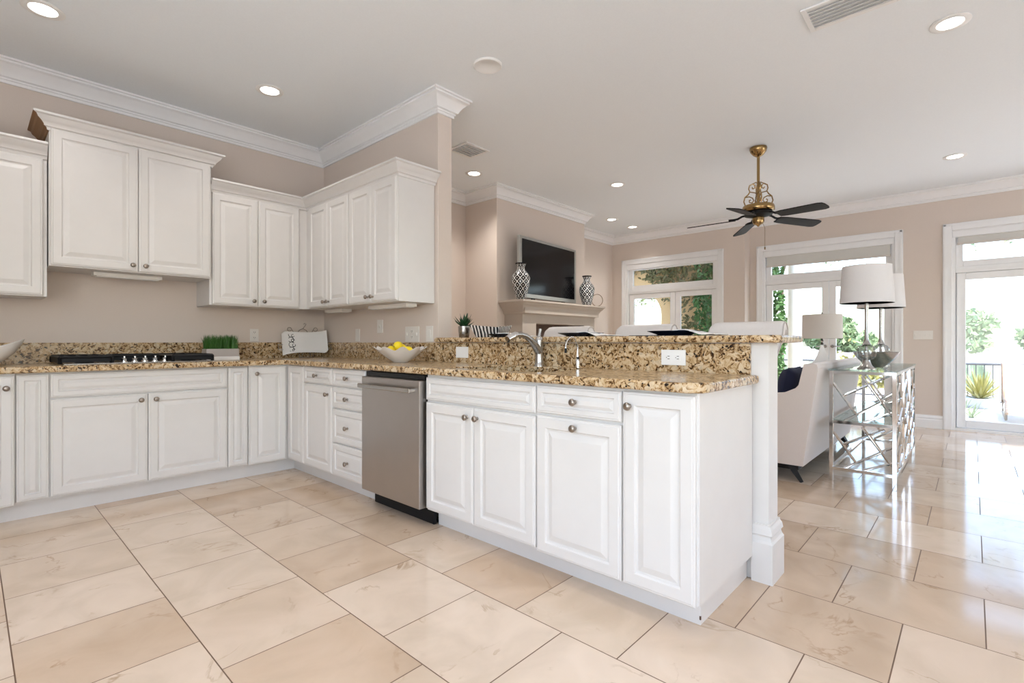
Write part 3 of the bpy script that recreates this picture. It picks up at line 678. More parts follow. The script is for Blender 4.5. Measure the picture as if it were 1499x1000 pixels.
# platter on a wire easel
pe = thing('platter', 'white wavy-edged rectangular platter with a black scroll band, propped in the corner', 'platter', (-.26, -.17, ZT+.012), math.radians(-8))
def platter_bm():
    bm = B(); nu, nv = 24, 14; W2, H2 = .205, .108; g_ = []
    for j in range(nv+1):
        row = []
        for i in range(nu+1):
            u, v = -1+2*i/nu, -1+2*j/nv
            x = u*W2; z = v*H2
            z += (v+1)/2*(-.011*(1-u*u)+.014*max(0, u)**4) + (1-v)/2*(.011*(1-u*u)-.016*max(0, -u)**4)
            cor = max(0, abs(u)-.8)/.2; 
            if (u < 0 and v > 0) or (u > 0 and v < 0): z *= 1-.28*cor**2*abs(v)
            rim = max(abs(u), abs(v)); dep = -.014*max(0, (rim-.72)/.28)**1.3
            row.append((x, dep, z+.13))
        g_.append(row)
    tilt = math.radians(14)
    def T(p, off):
        x, y, z = p; y = y+off; return (x, y*math.cos(tilt)+z*math.sin(tilt)*1.0, z*math.cos(tilt)-y*math.sin(tilt))
    f_ = [[bm.verts.new(T(p, 0)) for p in r] for r in g_]; k_ = [[bm.verts.new(T(p, .006)) for p in r] for r in g_]
    for j in range(nv):
        for i in range(nu):
            bm.faces.new((f_[j][i], f_[j][i+1], f_[j+1][i+1], f_[j+1][i])); bm.faces.new((k_[j][i], k_[j+1][i], k_[j+1][i+1], k_[j][i+1]))
    for i in range(nu):
        bm.faces.new((f_[0][i], k_[0][i], k_[0][i+1], f_[0][i+1])); bm.faces.new((f_[nv][i], f_[nv][i+1], k_[nv][i+1], k_[nv][i]))
    for j in range(nv):
        bm.faces.new((f_[j][0], f_[j+1][0], k_[j+1][0], k_[j][0])); bm.faces.new((f_[j][nu], k_[j][nu], k_[j+1][nu], f_[j+1][nu]))
    return bm, T
bm, PT = platter_bm()
pl = obj('dish', bm, M['ceramic'], pe, True, local=True)
def arc(cx, cz, r, a0, a1, n_=10): return [(cx+r*math.cos(a0+(a1-a0)*k/n_), cz+r*math.sin(a0+(a1-a0)*k/n_)) for k in range(n_+1)]
sb2 = B()
for k, (cx, cz, r, a0, a1) in enumerate(((-.118, .205, .024, .3, 5.2), (-.104, .196, .012, 1, 6), (-.122, .158, .024, -2.6, 2.6), (-.106, .150, .014, 0, 5), (-.118, .110, .025, .6, 5.6), (-.10, .104, .013, 2, 7), (-.122, .066, .022, -2.4, 2.4), (-.103, .058, .013, .5, 5))):
    tube(sb2, [PT((x, -.0015, z), 0) for x, z in arc(cx, cz, r, a0, a1, 14)], .0024, 6)
obj('scroll_band', sb2, M['blackgloss'], pl, local=True)
ea = thing('plate_easel', 'thin wire easel with scrolled top holding the white platter', 'plate stand', (-.26, -.15, ZT), math.radians(-8))
eb = B(); r = .003
for s in (-1, 1):
    tube(eb, [(s*.05, -.075, .032), (s*.05, -.082, .012), (s*.05, -.07, .003), (s*.05, .0, .003), (s*.05, .03, .06), (s*.06, .062, .20), (s*.10, .07, .262)], r, 6)
    tube(eb, [(s*.10, .07, .262)] + [(s*.118+s*-.018*math.cos(a), .07, .262+.018*math.sin(a)) for a in [k*PI/6 for k in range(12)]], r, 6)
    tube(eb, [(s*.055, .045, .13), (s*.16, .03, .13), (s*.235, .0, .12), (s*.238, -.035, .12), (s*.205, -.045, .12)], r, 6)
    tube(eb, [(s*.055, .03, .07), (s*.16, .02, .07), (s*.235, -.01, .075), (s*.238, -.045, .075), (s*.205, -.055, .075)], r, 6)
    tube(eb, [(s*.236, -.01, .12), (s*.236, -.02, .075)], r, 6)
tube(eb, [(-.06, .062, .21), (-.03, .064, .255), (0, .066, .27), (.03, .064, .255), (.06, .062, .21)], r, 6)
tube(eb, [(-.05, .0, .003), (.05, .0, .003)], r, 6)
tube(eb, [(0, .066, .27), (.018, .066, .29), (.03, .066, .312), (.018, .066, .322), (.008, .066, .31)], r, 6)
obj('wire_frame', eb, M['nickel'], ea, True, local=True)
# scalloped shell bowl with lemons
SBX, SBY = -.29, -1.715
sh_ = thing('shell_bowl', 'white scalloped shell bowl of lemons on the granite', 'bowl', (SBX, SBY, ZT))
def scal(a, r, z):
    t = max(0, z/.10); k = 1+.105*t*math.cos(9*a); return r*k*(1+.06*t*math.cos(2*a)), z+.014*t*t*math.cos(9*a)
out = [(.05, 0), (.055, .004), (.09, .028), (.13, .060), (.158, .086), (.172, .099)]
inn = [(.167, .0995), (.150, .086), (.12, .060), (.08, .032), (.04, .014), (0, .012)]
obj('shell', lathe(B(), out+inn, (SBX, SBY, ZT), 90, fz=scal), M['ceramic'], sh_, True)
def lemon(x, y, z, yaw, pitch, label):
    t = thing('lemon', label, 'lemon', (x, y, z), yaw, 'lemons in the shell bowl')
    prof = [(0, -.044), (.006, -.042), (.010, -.037), (.022, -.028), (.030, -.012), (.031, .004), (.027, .020), (.017, .033), (.009, .039), (.006, .045), (0, .046)]
    bm = lathe(B(), prof, seg=18); bm.transform(Matrix.Rotation(pitch, 4, 'Y')); obj('peel', bm, M['lemon'], t, True, local=True)
    st = lathe(B(), [(.004, -.046), (.003, -.041)], seg=8); st.transform(Matrix.Rotation(pitch, 4, 'Y')); obj('stem_end', st, M['leafd'], t, local=True)
lemon(SBX-.015, SBY+.01, ZT+.118, .3, 1.45, 'topmost bright yellow lemon in the middle of the shell bowl')
lemon(SBX+.03, SBY+.03, ZT+.100, 1.7, 1.4, 'yellow lemon behind the topmost one in the shell bowl')
lemon(SBX-.02, SBY+.09, ZT+.086, 1.4, 1.5, 'yellow lemon nearest the platter end of the shell bowl')
lemon(SBX-.0, SBY-.09, ZT+.084, 1.8, 1.5, 'yellow lemon nearest the sink end of the shell bowl')
lemon(SBX-.035, SBY+.03, ZT+.060, 1.9, 1.5, 'yellow lemon low at the dishwasher side of the shell bowl')
lemon(SBX+.045, SBY-.04, ZT+.066, 1.2, 1.5, 'yellow lemon low at the backsplash side of the shell bowl')

# ------------------------------------------------------------------ switch and outlet plates
def plate(label, F, u0, u1, v0, v1, kind, m='plastic', slots=()):
    t = thing('wall_plate' if kind == 'blank' else ('light_switch' if kind == 'switch' else 'power_outlet'), label, 'wall plate' if kind == 'blank' else ('switch' if kind == 'switch' else 'outlet'), F((u0+u1)/2, (v0+v1)/2, 0))
    bm = B(); fbox(bm, F, u0, u1, v0, v1, .0005, .007, .002); obj('cover', bm, M[m], t)
    for (cu, cv, what) in slots:
        if what == 'sock':
            bm = B(); fbox(bm, F, cu-.016, cu+.016, cv-.014, cv+.014, .006, .009, .002); p = obj('socket', bm, M[m], t)
            bm = B(); fbox(bm, F, cu-.008, cu-.005, cv-.003, cv+.008, .0085, .0095); fbox(bm, F, cu+.005, cu+.008, cv-.003, cv+.008, .0085, .0095); fbox(bm, F, cu-.002, cu+.002, cv-.010, cv-.006, .0085, .0095)
            obj('slot', bm, M['slot'], p)
        elif what == 'sockh':
            bm = B(); fbox(bm, F, cu-.014, cu+.014, cv-.016, cv+.016, .006, .009, .002); p = obj('socket', bm, M[m], t)
            bm = B(); fbox(bm, F, cu-.003, cu+.008, cv+.005, cv+.008, .0085, .0095); fbox(bm, F, cu-.003, cu+.008, cv-.008, cv-.005, .0085, .0095); fbox(bm, F, cu-.010, cu-.006, cv-.002, cv+.002, .0085, .0095)
            obj('slot', bm, M['slot'], p)
        elif what == 'rock':
            bm = B(); fbox(bm, F, cu-.015, cu+.015, cv-.033, cv+.033, .006, .010, .003); obj('rocker', bm, M[m], t)
        else:
            bm = B(); fbox(bm, F, cu-.005, cu+.005, cv-.012, cv+.012, .006, .016, .002); obj('toggle', bm, M[m], t)
FA = frameA(0); FB = frameB(0); FS = frameB(.022)
plate('ivory outlet on the taupe wall right of the grass planter', FA, -.690, -.618, 1.066, 1.178, 'outlet', 'plasticw', [(-.654, 1.098, 'sock'), (-.654, 1.146, 'sock')])
plate('narrow ivory plate by the corner, right of the platter', FB, .608, .678, 1.066, 1.178, 'blank', 'plasticw')
plate('ivory telephone plate higher than its neighbours on the partition wall', FB, .963, 1.047, 1.138, 1.250, 'blank', 'plasticw', [(1.005, 1.194, 'tog')])
plate('wide ivory plate with outlet and switches above the lemon bowl', FB, 1.372, 1.552, 1.062, 1.184, 'outlet', 'plasticw', [(1.40, 1.123, 'tog'), (1.462, 1.10, 'sock'), (1.462, 1.146, 'sock'), (1.524, 1.123, 'tog')])
plate('ivory single switch at the end of the partition wall', FB, 1.640, 1.722, 1.062, 1.184, 'switch', 'plasticw', [(1.681, 1.123, 'rock')])
plate('blank white plate on the granite backsplash near the lemons', FS, 2.014, 2.140, .950, 1.028, 'blank', 'plastic')
plate('white double outlet on the granite backsplash near the end of the bar', FS, 3.578, 3.704, .948, 1.024, 'outlet', 'plastic', [(3.616, .986, 'sockh'), (3.664, .986, 'sockh')])
FW = lambda u, v, n: (XF2-n, -u, v)
plate('pale four-gang switch plate on the wall between the terrace doors', FW, 4.185, 4.375, 1.092, 1.200, 'switch', 'plasticw', [(4.185+.0475*(k+.5)-.0, 1.146, 'tog') for k in range(4)])

# ------------------------------------------------------------------ ceiling fittings
GL = 'recessed ceiling downlights'
def downlight(x, y, label, power=9, spread=125):
    t = thing('downlight', label, 'light', (x, y, H), 0, GL)
    obj('trim_ring', lathe(B(), [(.062, 0), (.094, 0), (.095, -.004), (.088, -.008), (.064, -.006), (.060, -.001)], (x, y, H-.0005), 32), M['plastic'], t, True)
    obj('lens', lathe(B(), [(.0615, -.001), (.0615, -.004), (0, -.0045)], (x, y, H), 28), M['lampglow'], t)
    lamp('downlight_glow', 'SPOT', (x, y, H-.02), power*2.2, rot=(0, 0, 0), spot=math.radians(spread), blend=.8, soft=.06, color=(1, .96, .92))
downlight(-2.105, -.915, 'lit recessed downlight at the upper left corner of the kitchen ceiling')
downlight(-.88, -.913, 'lit recessed downlight in the kitchen ceiling above the corner worktop')
downlight(1.389, -.687, 'lit recessed downlight by the small ceiling vent', 30)
downlight(2.805, -1.642, 'lit recessed downlight in front of the television', 95)
downlight(4.231, -.70, 'lit recessed downlight near the chimney breast, left of a pair', 18)
downlight(4.893, -.683, 'lit recessed downlight above the ivy-view doors, right of a pair')
for x, y, lab in ((-2.1, -2.9, 'added unseen downlight over the left of the kitchen floor'), (-.9, -3.0, 'added unseen downlight over the floor in front of the sink'), (-2.1, -5.4, 'added unseen downlight behind the photographer, left'), (-.7, -5.4, 'added unseen downlight behind the photographer, right')):
    downlight(x, y, lab, 10 if y < -5 else 17, 115)  # extra downlights out of view, added to brighten the floor and bounce onto the ceiling
downlight(1.478, -4.636, 'lit recessed downlight at the upper right, beside the large vent')
downlight(4.298, -4.602, 'lit recessed downlight right of the ceiling fan')
so = thing('ceiling_light', 'unlit white recessed ceiling fitting above the end of the partition wall', 'light', (-.029, -2.338, H))
obj('trim_ring', lathe(B(), [(.055, -.004), (.062, -.008), (.090, -.012), (.097, -.006), (.097, 0)], (-.029, -2.338, H-.0003), 36), M['plastic'], so, True)
obj('baffle', lathe(B(), [(.056, -.004), (.050, -.0015), (0, -.0012)], (-.029, -2.338, H), 32), M['ceiling'], so, True)
def vent(x0, x1, y0, y1, along, nsl, label):
    t = thing('ceiling_vent', label, 'vent', ((x0+x1)/2, (y0+y1)/2, H)); f = .028
    bm = B(); z0, z1 = H-.010, H-.0005
    box(bm, x0, x1, y0, y0+f, z0, z1, .003); box(bm, x0, x1, y1-f, y1, z0, z1, .003); box(bm, x0, x0+f, y0+f, y1-f, z0, z1, .003); box(bm, x1-f, x1, y0+f, y1-f, z0, z1, .003)
    obj('frame', bm, M['trim'], t)
    obj('backing', bx(x0+f, x1-f, y0+f, y1-f, H-.002, H-.0006), M['ventback'], t)
    for k in range(nsl):
        bm = B(); c = (k+.5)/nsl
        if along == 'y':
            x = x0+f+(x1-x0-2*f)*c; prism(bm, [(x+.010, H-.003), (x-.006, H-.018), (x-.009, H-.017), (x+.007, H-.003)], 'y', y0+f, y1-f)
        else:
            y = y0+f+(y1-y0-2*f)*c; prism(bm, [(y+.010, H-.003), (y-.006, H-.018), (y-.009, H-.017), (y+.007, H-.003)], 'x', x0+f, x1-f)
        obj('slat', bm, M['trim'], t)
vent(.765, 1.025, -4.46, -4.02, 'y', 6, 'large white louvred air vent at the top of the photo')
vent(.742, 1.042, -1.28, -1.0, 'x', 6, 'small square white air vent near the partition wall crown')

# ------------------------------------------------------------------ ceiling fan
FX, FY = 2.73, -3.223
fan = thing('ceiling_fan', 'antique brass ceiling fan with five black blades and scrollwork', 'ceiling fan', (FX, FY, H))
c = (FX, FY, 0)
obj('canopy', lathe(B(), [(.075, H-.0005), (.078, H-.012), (.07, H-.04), (.045, H-.072), (.025, H-.085), (.012, H-.088)], c, 28), M['brass'], fan, True)
obj('downrod', lathe(B(), [(.013, 2.34), (.013, H-.07)], c, 14), M['brass'], fan, True)
obj('motor_housing', lathe(B(), [(.03, 2.375), (.10, 2.372), (.135, 2.362), (.142, 2.345), (.142, 2.318), (.132, 2.306), (.09, 2.300), (.088, 2.285)], c, 36), M['brass'], fan, True)
obj('flywheel', lathe(B(), [(.09, 2.302), (.122, 2.298), (.122, 2.272), (.06, 2.255), (.045, 2.25)], c, 32), M['bladew'], fan, True)
obj('switch_cup', lathe(B(), [(.048, 2.262), (.052, 2.25), (.052, 2.21), (.043, 2.19), (.015, 2.178), (.008, 2.165), (0, 2.162)], c, 24), M['brass'], fan, True)
for k in range(4):
    a = k*PI/2 + .5; bm = B(); P = lambda r_, z: (FX+r_*math.cos(a), FY+r_*math.sin(a), z)
    s1 = [P(.115, 2.37), P(.128, 2.41), P(.118, 2.45), P(.09, 2.475), P(.075, 2.50), P(.085, 2.53), P(.078, 2.56), P(.05, 2.575), P(.03, 2.56), P(.03, 2.535), P(.048, 2.528), P(.055, 2.543)]
    tube(bm, s1, .006, 6)
    tube(bm, [P(.118, 2.45), P(.08, 2.455), P(.05, 2.44), P(.04, 2.415), P(.055, 2.395), P(.078, 2.40), P(.08, 2.42), P(.066, 2.425)], .0055, 6)
    tube(bm, [P(.05, 2.575), P(.02, 2.59), P(.012, 2.58)], .005, 6); tube(bm, [P(.075, 2.50), P(.03, 2.49), P(.014, 2.48)], .005, 6)
    obj('scroll_bracket', bm, M['brass'], fan, True)
for i in range(5):
    a = math.radians(106-72*i); R_ = Matrix.Translation((FX, FY, 2.252)) @ Matrix.Rotation(a, 4, 'Z') @ Matrix.Rotation(math.radians(3.2), 4, 'Y')
    bm = B(); poly = [(.20, -.050), (.26, -.060), (.60, -.068), (.635, -.056), (.645, -.03), (.645, .03), (.635, .056), (.60, .068), (.26, .060), (.20, .050)]
    prism(bm, poly, 'z', -.004, .004); bm.transform(R_ @ Matrix.Rotation(math.radians(-13), 4, 'X'))
    bl = obj('blade', bm, M['bladew'], fan)
    am = B(); tube(am, [(.10, 0, .035), (.14, 0, .030), (.18, 0, .012), (.22, 0, .010)], .010, 8)
    tube(am, [(.19, 0, .010), (.22, .03, .010), (.26, .036, .010)], .007, 6); tube(am, [(.19, 0, .010), (.22, -.03, .010), (.26, -.036, .010)], .007, 6)
    am.transform(R_ @ Matrix.Rotation(math.radians(-6), 4, 'X')); obj('blade_iron', am, M['black'], bl, True)
cb_ = B(); tube(cb_, [(FX+.02, FY-.035, 2.19), (FX+.03, FY-.05, 2.15), (FX+.03, FY-.05, 1.97)], .0018, 5)
lathe(cb_, [(0, 1.94), (.006, 1.945), (.006, 1.965), (0, 1.972)], (FX+.03, FY-.05, 0), 8)
obj('pull_chain', cb_, M['brass'], fan, True)

# ------------------------------------------------------------------ fireplace, television, vases
mt = thing('fireplace', 'taupe cast-stone fireplace surround with a stepped mantel shelf', 'fireplace', (2.78, -.55, 0))
sh2 = B(); MP = [(0, 0), (.40, 0), (.40, .022), (.385, .032), (.375, .05), (.345, .078), (.32, .10), (.32, .118), (.300, .124), (.300, .15), (.292, .168), (0, .168)]
sweepm = sweep(sh2, [(o-.29, d) for o, d in MP if o > .28], [(2.02, -.552), (2.02, -.842), (3.54, -.842), (3.54, -.552)], 1.553)
box(sweepm, 2.0, 3.56, -.90, -.552, 1.40, 1.5525)
obj('mantel_shelf', sweepm, M['mantel'], mt)
bd = B(); box(bd, 2.02, 2.27, -.842, -.552, 0, 1.40); box(bd, 3.29, 3.54, -.842, -.552, 0, 1.40); box(bd, 2.27, 3.29, -.842, -.552, 1.285, 1.40)
obj('surround', bd, M['mantel'], mt)
fbx = B(); box(fbx, 2.27, 3.29, -.575, -.552, .0, 1.285); box(fbx, 2.27, 3.29, -.80, -.575, 0, .04)
obj('firebox', fbx, M['firebox'], mt)
obj('hearth', bx(1.95, 3.61, -1.15, -.843, .0, .05, .006), M['mantel'], mt)
MZ = 1.553
tv = thing('television', 'flat black television with a silver frame standing on the mantel', 'television', (2.72, -.68, MZ), math.radians(4.5))
obj('bezel', bx(-.655, .655, -.02, .02, .045, .79, .006), M['silverf'], tv, local=True)
obj('screen', bx(-.605, .605, -.0225, -.019, .095, .755), M['blackgloss'], tv, local=True)
obj('back_shell', bx(-.5, .5, .02, .05, .12, .70, .01), M['black'], tv, local=True)
for s in (-1, 1):
    ft_ = B(); box(ft_, s*.35-.09, s*.35+.09, -.055, .045, .0, .016, .004); box(ft_, s*.35-.03, s*.35+.03, -.012, .012, .016, .046)
    obj('foot', ft_, M['black'], tv, local=True)
VP_ = [(.048, 0), (.052, .004), (.062, .03), (.078, .085), (.095, .15), (.107, .21), (.105, .255), (.088, .295), (.058, .33), (.045, .352), (.044, .375), (.056, .40), (.064, .415), (.064, .42), (.055, .42), (.040, .385), (.038, .35), (.0, .34)]
def vase(x, y, label):
    t = thing('vase', label, 'vase', (x, y, MZ), .3, 'pair of patterned vases')
    obj('body', lathe(B(), VP_, seg=40), M['ikat'], t, True, local=True)
    obj('lip', lathe(B(), [(.058, .405), (.066, .413), (.066, .421), (.054, .4215), (.050, .41)], seg=40), M['blackgloss'], t, True, local=True)
vase(1.955, -.875, 'black and white diamond vase left of the television')
vase(3.43, -.79, 'black and white diamond vase right of the television')
rg = tube(B(), [(3.56+.078*math.cos(a)*.74, -.875-.078*math.cos(a)*.67, MZ+.088+.083*math.sin(a)) for a in [2*PI*k/28 for k in range(28)]], .0045, 8, closed=True)
tag(obj('ring_ornament', rg, M['bronze'], smooth=True, origin=(3.56, -.875, MZ)), 'thin round metal ring ornament beside the vase at the mantel end', 'ornament')

# ------------------------------------------------------------------ bar: plates, napkins, plants
BZ = 1.0945
GP = 'dark plates along the bar'
def setting(y, lab_p, lab_n, x=.13, mat_=None, nap=-.12, nw=.19):
    if mat_:
        pm = obj('placemat', bx(x-.14, x+.16, y-.16, y+.19, BZ, BZ+.003, .001), M['black'], origin=None); tag(pm, mat_, 'placemat')
    z = BZ+(.0035 if mat_ else 0)
    bm = lathe(B(), [(.085, z), (.088, z+.003), (.105, z+.010), (.138, z+.020), (.140, z+.0225), (.136, z+.0225), (.10, z+.013), (.08, z+.007), (0, z+.006)], (x, y, 0), 40)
    p = obj('plate', bm, M['navyglaze'], smooth=True, origin=(x, y, z)); tag(p, lab_p, 'plate', GP)
    bm = B(); nu, nv = 14, 6; g_ = []; rnd2 = random.Random(int(-y*100))
    for i in range(nu+1):
        u = i/nu; w = .035+.06*u
        yy = y+nap+.05-u*nw; zz = z+.0245 if u < .28 else max(BZ+.004, z+.0245-(u-.28)*.05)
        g_.append([(x-.04+(v/nv-.5)*2*w+.01*math.sin(u*4), yy+.004*math.sin(v*2.1), zz+.006*abs(math.sin(v*1.7+u*5))) for v in range(nv+1)])
    top = [[bm.verts.new(q) for q in r_] for r_ in g_]; bot = [[bm.verts.new((q[0], q[1], q[2]-.0035)) for q in r_] for r_ in g_]
    for i in range(nu):
        for v in range(nv):
            bm.faces.new((top[i][v], top[i+1][v], top[i+1][v+1], top[i][v+1])); bm.faces.new((bot[i][v], bot[i][v+1], bot[i+1][v+1], bot[i+1][v]))
        bm.faces.new((top[i][0], bot[i][0], bot[i+1][0], top[i+1][0])); bm.faces.new((top[i][nv], top[i+1][nv], bot[i+1][nv], bot[i][nv]))
    for i in (0, nu):
        for v in range(nv): bm.faces.new((top[i][v], top[i][v+1], bot[i][v+1], bot[i][v]))
    nk = obj('napkin', bm, M['linen'], smooth=True, origin=(x, y+nap, z)); tag(nk, lab_n, 'napkin', 'white napkins along the bar')
setting(-2.365, 'dark navy plate beside the zebra-striped dish', 'white napkin on the plate beside the zebra-striped dish', mat_=None, nap=-.03, nw=.26)
setting(-2.98, 'dark navy plate behind the slender water tap', 'white napkin on the plate behind the slender water tap', nap=-.07, nw=.24)
setting(-3.575, 'dark navy plate on a black placemat near the bar end', 'white napkin on the plate near the bar end', mat_='thin black placemat under the plate near the bar end', nap=-.07, nw=.24)
# zebra dish
zd = thing('square_dish', 'flared square dish with zebra stripes on the bar', 'dish', (.19, -2.15, BZ), .35)
bm = B(); rows = []
for s, z in ((.075, 0), (.08, .002), (.115, .07), (.119, .080), (.113, .080), (.075, .010), (.0, .009)):
    if s == 0: break
    rows.append([bm.verts.new((x*s, y*s, z + (.010*x*-y if z > .06 else 0))) for x, y in ((-1, -1), (0, -.97), (1, -1), (.97, 0), (1, 1), (0, .97), (-1, 1), (-.97, 0))])
for a, b_ in zip(rows, rows[1:]):
    for i in range(8): bm.faces.new((a[i], a[(i+1) % 8], b_[(i+1) % 8], b_[i]))
bm.faces.new(rows[0]); bm.faces.new(rows[-1])
obj('dish_body', bm, M['zebra'], zd, local=True)
# potted succulent
sp_ = thing('potted_succulent', 'dark green spiky succulent in a silver pot at the wall end of the bar', 'plant', (.13, -1.925, BZ))
obj('pot', lathe(B(), [(.034, 0), (.037, .004), (.044, .05), (.045, .085), (.041, .087), (.038, .078), (0, .076)], (.13, -1.925, BZ), 26), M['steel_lt'], sp_, True)
def spiky(bm, c_, n_, L, w, rnd_, zmin=.2, zmax=1.3):
    for k in range(n_):
        a = 2*PI*k*.618; el = zmin+(zmax-zmin)*k/n_+rnd_.uniform(-.08, .08); l_ = L*rnd_.uniform(.8, 1.1)
        d = Vector((math.cos(a)*math.cos(el), math.sin(a)*math.cos(el), math.sin(el))); s = Vector((-math.sin(a), math.cos(a), 0)); up = s.cross(d)*-1
        prev = None
        for t, ww in ((0, .5), (.3, 1), (.65, .8), (1, .02)):
            ct_ = Vector(c_)+d*l_*t + Vector((0, 0, .12*l_*t*t)); row = [bm.verts.new(ct_-s*w*ww), bm.verts.new(ct_+up*w*ww*-.45), bm.verts.new(ct_+s*w*ww)]
            if prev:
                for q in range(2): bm.faces.new((prev[q], prev[q+1], row[q+1], row[q]))
                bm.faces.new((prev[0], row[0], row[2], prev[2]))
            prev = row
    return bm
obj('leaves', spiky(B(), (.13, -1.925, BZ+.078), 22, .095, .015, random.Random(2)), M['agave'], sp_, True)

# ------------------------------------------------------------------ bar stools
def stool_parts(t):
    back = [(.0, .70), (.045, .70), (.075, .86), (.095, 1.0), (.115, 1.085), (.14, 1.10), (.155, 1.085), (.155, 1.06)]
    poly = [(.20, .66), (.235, .66), (.245, .80), (.250, .95), (.262, 1.03), (.285, 1.055), (.300, 1.035), (.297, 1.01), (.312, 1.005), (.325, 1.03), (.318, 1.07), (.295, 1.094), (.262, 1.098), (.232, 1.085), (.213, 1.05), (.205, .98), (.198, .80)]
    bm = B(); N = 10
    def ring(y, sh):
        return [bm.verts.new((x + .018*math.cos(y/.225*1.3), y*(1-.36*min(1, max(0, (1.06-(.66+(z-.66)*1.217))/.12))), (.66+(z-.66)*1.217) - sh*max(0, (z-.9))/.2)) for x, z in poly]
    ys = [-.225, -.222, -.205, -.17, -.1, 0, .1, .17, .205, .222, .225]; shs = [.010, .003, .0, 0, 0, 0, 0, 0, .006, .020, .034]
    rows = [ring(y, s_) for y, s_ in zip(ys, shs)]; k = len(poly)
    for a, b_ in zip(rows, rows[1:]):
        for j in range(k): bm.faces.new((a[j], a[(j+1) % k], b_[(j+1) % k], b_[j]))
    bm.faces.new(rows[0]); bm.faces.new(rows[-1]); obj('backrest', bm, M['leather'], t, True, local=True)
    for e, sh in ((-.2265, .008), (.2265, .034)):
        pp = []
        for x, z in poly[1:]:
            zz = .66+(z-.66)*1.217; pp.append((x+.018*math.cos(1.3), e*(1-.36*min(1, max(0, (1.06-zz)/.12))), zz-sh*max(0, (z-.9))/.2))
        obj('piping', tube(B(), pp, .0045, 6), M['piping'], t, True, local=True)
    obj('seat', bx(-.22, .235, -.19, .19, .63, .73, .03, 3), M['leather'], t, True, local=True)
    for x, sx in ((-.19, -1), (.21, 1)):
        for y in (-.15, .15):
            bm = B(); tube(bm, [(x+sx*.02, y*1.06, 0), (x, y, .64)], .02, 4, radii=[.017, .026]); obj('leg', bm, M['darkwood'], t, local=True)
    bm = B()
    for p, q in (((-.2, -.155), (-.2, .155)), ((-.2, -.155), (.22, -.155)), ((-.2, .155), (.22, .155))): bar(bm, (*p, .22), (*q, .22), .022)
    obj('footrest', bm, M['darkwood'], t, local=True)
def copy_tree(o, parent=None):
    c_ = o.copy(); COL.objects.link(c_)
    if parent is not None: c_.parent = parent
    for ch_ in list(o.children): copy_tree(ch_, c_)
    return c_
GS = 'bar stools behind the bar'
st0 = thing('bar_stool', 'white leather bar stool with scrolled back nearest the bar end', 'bar stool', (.75, -3.655, 0), 0, GS); stool_parts(st0)
for y, rz, x, lab in ((-2.93, .0, .77, 'white leather bar stool with scrolled back, middle of the three'), (-2.20, .0, .80, 'white leather bar stool with scrolled back in front of the fireplace')):
    s_ = copy_tree(st0); s_.location = (x, y, 0); s_.rotation_euler = (0, 0, rz); s_['label'] = lab

# ------------------------------------------------------------------ sofa
SX0, SX1 = 1.85, 3.80
sf = thing('sofa', 'cream upholstered sofa with sloping arms and dark legs, its back to the glass console', 'sofa', (2.82, -3.4, 0))
bk = B(); prism(bk, [(-3.795, .127), (-3.893, .865), (-3.885, .893), (-3.86, .903), (-3.80, .895), (-3.74, .62), (-3.66, .30), (-3.66, .127)], 'x', SX0, SX1)
obj('back_frame', bk, M['sofa'], sf)
armp = [(-3.796, .127), (-3.885, .860), (-3.845, .855), (-3.80, .775), (-3.745, .712), (-3.65, .665), (-3.45, .640), (-3.05, .618), (-2.99, .60), (-2.97, .56), (-2.97, .127)]
for x0 in (SX0-.002, SX1-.148): obj('arm', prism(B(), armp, 'x', x0, x0+.15), M['sofa'], sf)
obj('base', bx(SX0+.01, SX1-.01, -3.78, -2.98, .127, .30), M['sofa'], sf)
obj('under_frame', bx(SX0+.02, SX1-.02, -3.76, -3.0, .09, .128), M['darkwood'], sf)
for k in range(2): x = SX0+.15+k*.826; obj('seat_cushion', bx(x+.003, x+.823, -3.66, -2.96, .30, .46, .04, 3), M['sofa'], sf, True)
for x, s in ((SX0+.03, -1), (SX1-.03, 1)):
    for y, t in ((-3.755, -1), (-3.02, 1)):
        bm = B(); tube(bm, [(x-s*.02, y-t*.045, .13), (x-s*.004, y-t*.02, .07), (x, y+t*.028, 0)], .03, 4, radii=[.05, .028, .017]); obj('leg', bm, M['darkwood'], sf)
def cushion(name, label, loc, rz, tilt, s, m):
    t = thing(name, label, 'pillow', loc, rz); bm = B(); n_ = 12; f_, k_ = [], []
    for j in range(n_+1):
        r1, r2 = [], []
        for i in range(n_+1):
            u, v = -1+2*i/n_, -1+2*j/n_; th = .075*(max(0, (1-u**4)*(1-v**4)))**.5; pin = 1-.07*(1-abs(u*v))*(u*u+v*v)/2
            p = Vector((u*s*pin, 0, v*s*pin+s)); r1.append(p+Vector((0, -th, 0))); r2.append(p+Vector((0, th+.001, 0)))
        f_.append([bm.verts.new(p) for p in r1]); k_.append([bm.verts.new(p) for p in r2])
    for j in range(n_):
        for i in range(n_):
            bm.faces.new((f_[j][i], f_[j][i+1], f_[j+1][i+1], f_[j+1][i])); bm.faces.new((k_[j][i], k_[j+1][i], k_[j+1][i+1], k_[j][i+1]))
    for i in range(n_):
        for a_, b_, c_, d_ in (((0, i), (0, i+1), 0, 0), ((n_, i), (n_, i+1), 0, 0), ((i, 0), (i+1, 0), 0, 0), ((i, n_), (i+1, n_), 0, 0)):
            bm.faces.new((f_[a_[0]][a_[1]], f_[b_[0]][b_[1]], k_[b_[0]][b_[1]], k_[a_[0]][a_[1]]))
    bm.transform(Matrix.Rotation(tilt, 4, 'X')); obj('cover', bm, m, t, True, local=True)
cushion('throw_pillow', 'dark navy throw pillow against the sofa back near its arm', (2.34, -3.535, .462), .0, math.radians(13), .20, M['navy'])
